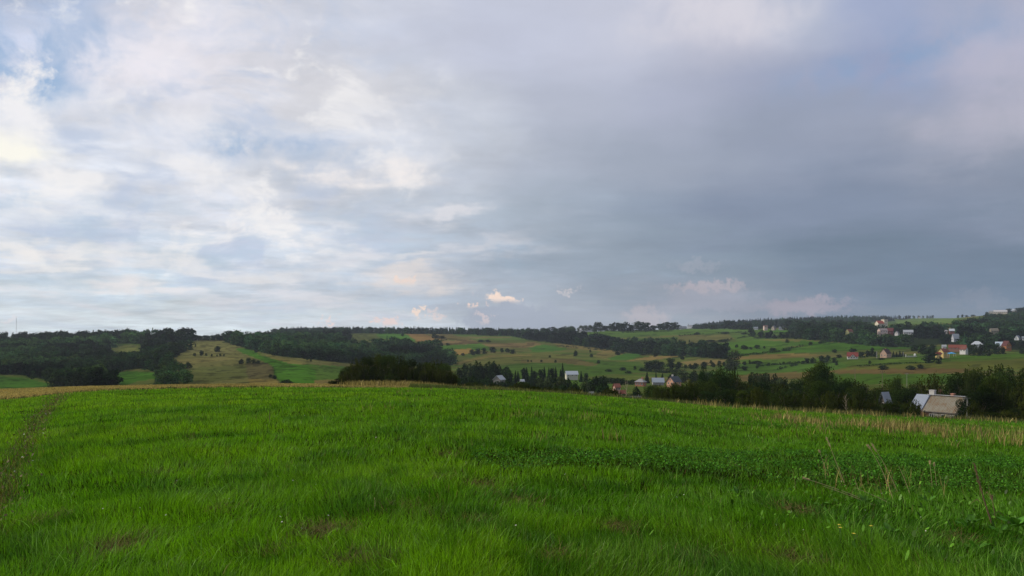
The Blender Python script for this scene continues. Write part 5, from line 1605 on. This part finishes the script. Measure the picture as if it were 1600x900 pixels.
def build_grass():
    rg = np.random.default_rng(5)
    N = 610000
    ta = rg.uniform(-0.92, 0.92, N)
    Y = np.exp(rg.uniform(math.log(2.6), math.log(EDGE_Y + 3), N))
    x = ta * Y; y = Y
    far = Y / 5.0
    c = 0.5 + (fbm(x / 4.5, y / 4.5, 3, 80) - .5) * 1.6
    c2 = fbm(x / 0.7, y / 0.7, 3, 81)
    c3 = fbm(x / 22, y / 9, 3, 82)
    b = bare_w(x, y)
    tr = track_w(x, y)
    cl = pip(x + (c2 - .5) * 1.2, y + (c - .5) * 1.5, CLOV)
    thin = rg.random(N) > (0.75 * b + 0.15 * tr * (Y < 70))
    thin &= ~(cl & (rg.random(N) < 0.45))
    h = (0.10 + 0.13 * c2 + 0.05 * rg.random(N)) * (0.70 + 0.5 * c)
    h = h * (1 - 0.45 * b) * (1 - 0.4 * tr) * np.where(cl, .62, 1)
    h = h * np.where(Y < 12, 1, 1 + np.clip((Y - 12) / 120, 0, .35))
    w = np.clip(0.0060 * np.maximum(1, Y / 8.5), 0.0060, 0.070) * rg.uniform(.6, 1.6, N)
    col = GREEN[0] * (1 - np.clip(c, 0, 1))[:, None] + GREEN[2] * np.clip(c, 0, 1)[:, None]
    dk = np.clip((c3 - 0.5) * 3.0, 0, 1)[:, None] * 0.65
    col = col * (1 - dk) + GREEN[1] * dk
    # the right side of the field is a colder green, the left yellower
    sd = np.clip((ta + .1) * 1.5, 0, 1)[:, None] * .45
    col = col * (1 - sd) + np.array([0.050, 0.150, 0.009]) * sd
    tuft = (np.clip((fbm(x / 1.5, y / 2.4, 3, 85) - .54) * 7, 0, 1) * .55 + np.clip((fbm(x / .42, y / .55, 3, 86) - .54) * 7, 0, 1) * .5 * np.clip(1.4 - Y / 30, 0, 1))[:, None].clip(0, .8)
    col = col * (1 - tuft) + GREEN[3] * tuft
    dry = rg.random(N) < (0.02 + 0.65 * b + 0.25 * tr + .04 * np.clip(c - .6, 0, 1))
    dcol = np.array([0.150, 0.128, 0.042]) * rg.uniform(.45, 1.1, N)[:, None]
    col = np.where(dry[:, None], dcol, col)
    col = np.where((cl & ~dry)[:, None], col * .6 + np.array([0.025, .095, .008]) * .4, col)
    edge = np.clip((Y - (EDGE_Y - 1.0)) / 2, 0, 1)[:, None]
    col = col * (1 - edge) + np.array([0.04, .05, .02]) * edge
    h = h * (1 + 0.6 * edge[:, 0])
    k = thin
    v, f, cc = blades(x[k], y[k], h[k], w[k], col[k], 0.42, 6, flat=(b * 1.0)[k])
    g = obj('grass', mesh_np('grass', v, f, M_blade, cc))
    tag(g, 'lush green meadow grass covering the whole foreground field', 'grass', kind='stuff')

    # longer blades arching over the sward near by, highlights painted as brighter colour
    n = 16000
    ta = rg.uniform(-.84, .84, n); Y = np.exp(rg.uniform(math.log(2.8), math.log(40), n)); x = ta * Y
    k = (bare_w(x, Y) < .3) & (fbm(x / 1.2, Y / 1.2, 2, 66) > .45)
    x, Y = x[k], Y[k]; n = len(x)
    v, f, cc = blades(x, Y, rg.uniform(.20, .34, n), .0055 * np.maximum(1, Y / 8.5) * rg.uniform(.7, 1.4, n),
                      np.array([.135, .27, .035]) * rg.uniform(.6, 1.25, n)[:, None], .8, 67, segs=4, curl=1.4)
    tag(obj('long_grass', mesh_np('long_grass', v, f, M_blade, cc)), 'longer grass blades arching over the near meadow, highlights painted in their colour', 'grass', kind='stuff')

    # matted dry thatch in the bare spots
    X, Yv = [], []
    for px, py, a_, b_, kk in BARE:
        gx, gy = gp(px, py)
        n = int(420 * kk * a_ / 25)
        X.append(gx + rg.normal(0, a_ / F * gy * .7, n)); Yv.append(gy + rg.normal(0, a_ / F * gy * .9, n))
    x = np.concatenate(X); y = np.concatenate(Yv); n = len(x)
    v, f, cc = blades(x, y, rg.uniform(.06, .22, n), .004 * np.maximum(1, y / 7) * rg.uniform(.7, 1.4, n),
                      np.array([.120, .098, .034]) * rg.uniform(.35, 1.4, n)[:, None], 1.3, 8, fld=False)
    tag(obj('dead_grass', mesh_np('dead_grass', v, f, M_dry, cc)), 'brown matted dead grass in the thin spots of the meadow', 'grass', kind='stuff')

    # stubble strip behind the green on the left
    n = 60000
    Y = rg.uniform(EDGE_Y + 1, 172, n) ; px = rg.uniform(-160, 690, n)
    keep = px < 690 - 30 * rg.random(n)
    Y, px = Y[keep], px[keep]; n = len(Y); x = (px - 800) / F * Y
    v, f, cc = blades(x, Y, rg.uniform(.05, .15, n), rg.uniform(.05, .12, n), np.array([.26, .215, .075]) * (0.55 + .9 * fbm(x / 9, Y / 3, 3, 90))[:, None] * rg.uniform(.7, 1.2, n)[:, None], .4, 9, segs=2)
    tag(obj('stubble', mesh_np('stubble', v, f, M_dry, cc)), 'tan stubble strip along the far left edge of the green meadow', 'stubble', kind='stuff')

    # rough green and brown growth between crest and belt on the right
    n = 46000
    Y = rg.uniform(EDGE_Y, 128, n); px = rg.uniform(640, 1760, n); x = (px - 800) / F * Y
    q = fbm(x / 7, Y / 7, 3, 91)[:, None]
    col = np.array([.05, .10, .012]) * (1 - q) + np.array([.13, .12, .045]) * q
    v, f, cc = blades(x, Y, rg.uniform(.2, .75, n) * (.6 + q[:, 0]), rg.uniform(.03, .09, n), col * rg.uniform(.6, 1.1, n)[:, None], .35, 10, segs=2)
    tag(obj('rough_grass', mesh_np('rough_grass', v, f, M_blade, cc)), 'rough weedy grass along the crest in front of the bushes', 'grass', kind='stuff')

    # tall dry grass: along the crest on the right, before the thicket, wisps over the field
    X, Yv, Hh = [], [], []
    def tuft(px, Y, r, n, h0):
        X.append((px - 800) / F * Y + rg.normal(0, r, n)); Yv.append(Y + rg.normal(0, r * 1.6, n)); Hh.append(rg.uniform(.55, 1.1, n) * h0)
    for _ in range(50):
        px = rg.uniform(1190, 1700); tuft(px, rg.uniform(36, 62), rg.uniform(.3, 1.2), int(rg.uniform(4, 22)), rg.uniform(.42, .72))
    for _ in range(34):
        px = rg.normal(1425, 42); tuft(px, rg.uniform(38, 52), rg.uniform(.3, .8), int(rg.uniform(10, 40)), rg.uniform(.6, .95))
    for _ in range(18):
        px = rg.normal(1250, 40); tuft(px, rg.uniform(44, 60), rg.uniform(.3, .8), int(rg.uniform(14, 30)), rg.uniform(.5, .8))
    for _ in range(22):
        px = rg.uniform(1530, 1680); tuft(px, rg.uniform(34, 48), rg.uniform(.2, .6), int(rg.uniform(14, 40)), rg.uniform(.5, .9))
    for _ in range(70):
        px = rg.uniform(1060, 1660); tuft(px, rg.uniform(88, 104), rg.uniform(.3, 1.2), int(rg.uniform(4, 14)), rg.uniform(.7, 1.2))
    for _ in range(70):
        px = rg.uniform(548, 700); tuft(px, rg.uniform(134, 146), rg.uniform(.8, 2.0), 40, rg.uniform(.7, 1.2))
    for _ in range(40):
        px = rg.uniform(700, 990); tuft(px, rg.uniform(101, 112), rg.uniform(.5, 1.5), 14, rg.uniform(.5, 1.0))
    for _ in range(60):
        px = rg.uniform(560, 1350); tuft(px, rg.uniform(30, 95), rg.uniform(.2, .9), int(rg.uniform(4, 12)), rg.uniform(.32, .5))
    for px, py in [(800,655),(830,652),(915,660),(965,690),(958,688),(1035,645),(1050,648),(930,655),(835,690)]:
        gx, gy = gp(px, py); tuft(px, gy, .3, 16, .5)
    for px, py in [(1330,760),(1350,770),(1390,780),(1295,742),(1420,760),(1310,775),(1500,780),(1490,700)]:
        gx, gy = gp(px, py); tuft(px, gy, .25, 13, .5)
    x = np.concatenate(X); y = np.concatenate(Yv); h = np.concatenate(Hh); n = len(x)
    v, f, cc = blades(x, y, h, np.maximum(.004, .00075 * y) * rg.uniform(.7, 1.3, n), np.array([.25, .205, .070]) * rg.uniform(.5, 1.25, n)[:, None] * np.array([1, 1, 1]), .3, 12)
    tag(obj('dry_grass', mesh_np('dry_grass', v, f, M_dry, cc)), 'tall straw coloured dry grass along the right crest and before the thicket', 'grass', kind='stuff')


def leaflets(x, y, z, r, col, seed, tilt=.45, n=6):
    rg = np.random.default_rng(seed); N = len(x)
    a = rg.uniform(0, 6.28, N); t1 = rg.normal(0, tilt, N); t2 = rg.normal(0, tilt, N)
    V = []
    for k in range(n):
        th = a + 2 * math.pi * k / n
        rr = r * (1.25 if k == 0 else 1.0)
        dx, dy = np.cos(th) * rr, np.sin(th) * rr
        V.append(np.stack([x + dx, y + dy, z + dx * t1 + dy * t2], 1))
    V = np.stack(V, 1).reshape(-1, 3)
    fc = np.arange(N * n).reshape(N, n)
    return V, fc, np.repeat(col, n, axis=0)


def build_low_plants():
    rg = np.random.default_rng(15)
    # clover band
    xs = [p[0] for p in CLOV]; ys = [p[1] for p in CLOV]
    N = 90000
    x = rg.uniform(min(xs), max(xs), N); y = rg.uniform(min(ys), max(ys), N)
    k = pip(x + (fbm(x / .8, y / .8, 2, 95) - .5) * 2.2, y + (fbm(x / 1.5, y / 1.5, 2, 96) - .5) * 3, CLOV)
    k &= rg.random(N) < np.clip((fbm(x / 1.3, y / 1.3, 2, 97) - .28) * 3, 0, 1)
    x, y = x[k], y[k]; n = len(x)
    z = height(x, y) + rg.uniform(.06, .20, n)
    col = np.array([.040, .130, .009]) * rg.uniform(.45, 1.6, n)[:, None]
    v, f, cc = leaflets(x, y, z, rg.uniform(.009, .019, n), col, 16)
    # broad pale weed leaves sprinkled among them and down the right side
    M = 900
    px = rg.normal(1420, 150, M); py = np.clip(rg.normal(780, 45, M), 715, 895)
    q = np.array([gp(a_, b_) for a_, b_ in zip(px, py)])
    q[:, 0] += rg.normal(0, .1, M); q[:, 1] += rg.normal(0, .3, M)
    q = q[q[:, 1] > 7.5]; M = len(q)
    z2 = height(q[:, 0], q[:, 1]) + rg.uniform(.08, .22, M)
    v2, f2, c2 = leaflets(q[:, 0], q[:, 1], z2, rg.uniform(.009, .024, M), np.array([.070, .170, .014]) * rg.uniform(.5, 1.25, M)[:, None], 17, .9)
    o = obj('clover', mesh_np('clover', np.vstack([v, v2]), [f, f2 + len(v)], M_clover, np.vstack([cc, c2])))
    tag(o, 'dark green clover and broad leaved weeds in a band across the right of the meadow', 'clover', kind='stuff')
    # dry stems, leaves and white heads along the worn track
    N = 2800
    t_ = rg.uniform(0, len(TRACK) - 1.001, N); i = t_.astype(int); u = t_ - i
    T = np.array(TRACK); x = T[i, 0] * (1 - u) + T[i + 1, 0] * u; y = T[i, 1] * (1 - u) + T[i + 1, 1] * u
    s = .09 + .005 * y
    x = x + rg.normal(0, 1, N) * s; y = y + rg.normal(0, 1, N) * s * 2
    n = N
    br = rg.random(n) < .45
    col = np.where(br[:, None], np.array([.16, .12, .045]), np.array([.05, .10, .02])) * rg.uniform(.5, 1.3, n)[:, None]
    v, f, cc = blades(x, y, rg.uniform(.08, .35, n), .005 * np.maximum(1, y / 8), col, .7, 18, fld=False, segs=2)
    m = 700; j = rg.integers(0, N, m)
    z = height(x[j], y[j]) + rg.uniform(.03, .22, m)
    wht = (rg.random(m) < .04) & (y[j] > 13)
    c3 = np.where(wht[:, None], np.array([.62, .62, .56]), np.array([.16, .13, .06])) * rg.uniform(.6, 1.1, m)[:, None]
    v3, f3, cc3 = leaflets(x[j], y[j], z, (.006 + .0006 * y[j]) * rg.uniform(.7, 1.5, m), c3, 19, .6)
    o = obj('track_weeds', mesh_np('track_weeds', np.vstack([v, v3]), f + [f3 + len(v)], M_dry, np.vstack([cc, cc3])))
    tag(o, 'withered weeds with specks of white flowers along the worn track on the left', 'weeds', kind='stuff')
    M = 70
    px = rg.uniform(150, 1560, M); py = rg.uniform(640, 880, M)
    q = np.array([gp(a_, b_) for a_, b_ in zip(px, py)])
    z = height(q[:, 0], q[:, 1]) + rg.uniform(.14, .24, M)
    v, f, c = leaflets(q[:, 0], q[:, 1], z, (.004 + .0004 * q[:, 1]) * rg.uniform(.7, 1.4, M), np.array([.5, .5, .42]) * rg.uniform(.5, 1.1, M)[:, None], 21, .4)
    tag(obj('white_clover_heads', mesh_np('white_clover_heads', v, f, M_dry, c)), 'tiny whitish clover heads sprinkled through the meadow', 'flowers', kind='stuff')


build_grass()
build_low_plants()

# ------------------------------------------------------------------ single plants standing out of the meadow
M_straw = plain('straw', (.32, .26, .12), .8, .25, 9)
M_brownstem = plain('brown_stem', (.10, .070, .032), .9, .3, 9)
M_dock = blade_mat('dock_leaf', .3)


def nfp(px, py): return gp(px, py)


def stalk(label, px0, py0, px1, py1, head=0.0, bow=0.0, thick=.0045, leaves=0, grow=1.2, group=None, name='dry_stalk', mat=None, cat='stalk'):
    """a dead stem from its foot (sight line px0, py0) to its tip (px1, py1)"""
    x, y = nfp(px0, py0); z = hz1(x, y)
    u = y / F
    dx = (px1 - px0) * u; dz = (py0 - py1) * u
    rt = empty(name, (x, y, z)); tag(rt, label, cat, group)
    mb = MB(); pts = []
    for i in range(7):
        t_ = i / 6
        pts.append((dx * t_ + bow * math.sin(t_ * 2.2) * .2, (t_ * .12), dz * t_ + bow * .1 * math.sin(math.pi * t_)))
    mb.tube(pts, [thick * grow * (1 - .6 * i / 6) for i in range(7)], 6)
    s = mb.build('stem', mat or M_straw, rt)
    if head:
        mb = MB(); rg = random.Random(int(px0)); e = Vector(pts[-1]); d = (e - Vector(pts[-2])).normalized()
        for k in range(34):
            q = e - d * head * (1 - k / 34) + Vector((rg.uniform(-1, 1), rg.uniform(-1, 1), rg.uniform(-1, 1))) * .012
            mb.tube([q, q + d * .03 + Vector((rg.uniform(-1, 1), rg.uniform(-1, 1), 0)) * .012], [.006, .002], 4)
        mb.build('seed_head', mat or M_straw, rt)
    for k in range(leaves):
        t_ = (k + 1) / (leaves + 2); b0 = Vector(pts[min(6, int(t_ * 6))]); a_ = k * 2.3
        mb = MB(); ll = .22
        w_ = .006
        mb.add([b0, b0 + Vector((math.cos(a_) * ll * .5, math.sin(a_) * ll * .5, .08)) + Vector((0, 0, w_)), b0 + Vector((math.cos(a_) * ll, math.sin(a_) * ll, -.02)),
                b0 + Vector((math.cos(a_) * ll * .5, math.sin(a_) * ll * .5, .08 - w_))], [(0, 1, 2, 3)])
        mb.build('leaf', mat or M_straw, rt)
    return rt


stalk('straight dry stalk with a pale seed head leaning left over the clover', 1325, 770, 1296, 686, .16, 0, .005)
stalk('short bare dry stalk left of the seed headed one', 1295, 748, 1284, 707, .04, 0, .004)
stalk('long dry stalk with drooping seed head leaning far to the left', 1397, 785, 1357, 698, .06, .3, .0045)
stalk('second long dry stem crossing behind the drooping one', 1405, 775, 1365, 697, .13, .2, .0045)
stalk('dry stem leaning left at the right of the straw tuft', 1425, 782, 1408, 730, .0, .1, .004)
stalk('pair of thin upright straws, left one', 1457, 765, 1458, 724, .05, 0, .0035)
stalk('pair of thin upright straws, right one', 1464, 765, 1465, 727, .05, 0, .0035)
stalk('fallen dry stem lying towards the left across the clover', 1363, 786, 1259, 750, .10, .1, .006)
stalk('fallen stem lying just under the longest fallen one', 1368, 790, 1290, 762, .0, .05, .006)
stalk('short broken stem lying in the straw tuft', 1400, 792, 1340, 765, .0, .1, .005)
stalk('thin dry stem between the straw tuft and the fallen stems', 1345, 775, 1339, 748, .0, .0, .0035)
stalk('thick dead brown dock stalk leaning left at the right side', 1552, 826, 1533, 728, .30, -.1, .010, mat=M_brownstem, leaves=4)
stalk('slim brown stalk beside the thick dead dock stalk', 1556, 815, 1558, 780, .05, 0, .006, mat=M_brownstem)
stalk('dark dead thistle standing on the right crest', 1536, 690, 1530, 658, .35, .1, .016, mat=M_brownstem, leaves=5)
stalk('small dark dead weed alone in the middle left of the meadow', 421, 662, 419, 645, .12, .1, .018, mat=M_brownstem, leaves=3)
stalk('single dry stem sticking out of the grass near the bottom middle', 585, 798, 580, 782, .0, .1, .004)

# dandelions, dock plants
M_yellow = plain('yellow_petals', (.62, .50, .05), .7, .1)
M_greenstem = plain('green_stem', (.06, .12, .03), .8)
for px, py, lab in [(1311, 821, 'yellow dandelion flower, upper one of the pair in the dark grass'), (1313, 827, 'yellow dandelion flower, lower one of the pair in the dark grass'),
                    (1361, 823, 'single yellow dandelion right of the pair'), (1334, 835, 'yellow green dandelion between and below the others')]:
    x, y = nfp(px, py + 28); z = hz1(x, y); hh = 28 * y / F
    rt = empty('dandelion', (x, y, z)); tag(rt, lab, 'flower', 'dandelions in the meadow')
    mb = MB(); mb.tube([(0, 0, 0), (.01, 0, hh * .5), (0, 0, hh)], .0025, 6); mb.build('stem', M_greenstem, rt)
    mb = MB()
    for k in range(22):
        a_ = k * 2.4; r0 = .004 + .015 * (k % 3) / 2; c_, s_ = math.cos(a_), math.sin(a_)
        mb.add([(0, 0, hh), (c_ * r0 - s_ * .003, s_ * r0 + c_ * .003, hh + .010), (c_ * (r0 + .008), s_ * (r0 + .008), hh + .007), (c_ * r0 + s_ * .003, s_ * r0 - c_ * .003, hh + .010)], [(0, 1, 2, 3)])
    mb.build('petals', M_yellow, rt)


def dock(px, py, size, n, label, seed):
    rg = np.random.default_rng(seed)
    x, y = nfp(px, py); z = hz1(x, y)
    V, Fs, Cc = [], [], []
    for k in range(n):
        a_ = k * 2.4 + rg.uniform(-.3, .3); L_ = size * rg.uniform(.7, 1.15); up = rg.uniform(.7, 1.4); w0 = L_ * .17
        c_, s_ = math.cos(a_), math.sin(a_); o_ = len(V)
        m = 7
        for i in range(m):
            t_ = i / (m - 1); r_ = L_ * t_ * (.35 + .4 * t_) ; zz = L_ * up * (t_ - .42 * t_ * t_)
            w_ = w0 * (.12 + math.sin(math.pi * min(1, max(0, (t_ - .2) / .82))) ** .8) * (1 if t_ < .99 else .1)
            wv = .012 * math.sin(i * 2.1 + k)
            V += [(c_ * r_ - s_ * w_, s_ * r_ + c_ * w_, zz + .02 * abs(w_) * 20 * .3 + wv), (c_ * r_, s_ * r_, zz - .01), (c_ * r_ + s_ * w_, s_ * r_ - c_ * w_, zz + .01)]
            cc = np.array([.055, .150, .018]) * rg.uniform(.9, 1.1)
            Cc += [cc, cc * 1.3, cc]
        for i in range(m - 1):
            b_ = o_ + 3 * i
            Fs += [(b_, b_ + 1, b_ + 4, b_ + 3), (b_ + 1, b_ + 2, b_ + 5, b_ + 4)]
    rt = empty('dock_plant', (x, y, z)); tag(rt, label, 'plant', 'broad leaved dock plants')
    me = mesh_np('leaves', np.array(V), np.array(Fs), M_dock, np.array(Cc), True)
    obj('leaves', me, rt)


dock(1588, 832, .30, 9, 'largest broad leaved dock plant at the right edge', 1)
dock(1512, 832, .24, 7, 'dock plant with one upright leaf left of the dead brown stalk', 2)
dock(1392, 842, .20, 7, 'small dock plant below the single dandelion', 3)
dock(1352, 792, .17, 7, 'dock plant in front of the fallen dry stems', 4)
dock(1285, 797, .17, 6, 'yellow green dock plant beside the brown thin spot on the right', 5)
dock(1152, 775, .17, 7, 'dock plant with a bright leaf under the clover band', 6)
dock(1450, 790, .19, 7, 'dock plant right of the straw tuft', 7)
dock(1525, 868, .20, 6, 'dock plant in the low right corner', 8)
dock(1237, 800, .13, 5, 'pair of small dock leaves left of the brown thin spot', 9)
dock(1566, 842, .22, 6, 'dock plant between the dead stalk and the right edge', 10)

# ------------------------------------------------------------------ air
HAZE = 1
if HAZE:
    me = bpy.data.meshes.new('haze')
    zs = height(np.array([p for p in np.linspace(-3000, 3000, 60)] * 60), np.repeat(np.linspace(-400, 4200, 60), 60))
    zb, zt = -75.0, 175.0
    mb = MB(); mb.box(-5200, -900, zb, 5200, 5200, zt)
    m = bpy.data.materials.new('air'); m.use_nodes = True
    m.node_tree.nodes.clear()
    o_ = m.node_tree.nodes.new('ShaderNodeOutputMaterial'); pv = m.node_tree.nodes.new('ShaderNodeVolumePrincipled')
    pv.inputs['Color'].default_value = (0.74, 0.84, 1.0, 1); pv.inputs['Density'].default_value = 0.000055
    pv.inputs['Anisotropy'].default_value = 0.2
    m.node_tree.links.new(pv.outputs[0], o_.inputs['Volume'])
    hz = mb.build('haze', m)
    tag(hz, 'thin bluish air over the valley', 'haze', kind='stuff')
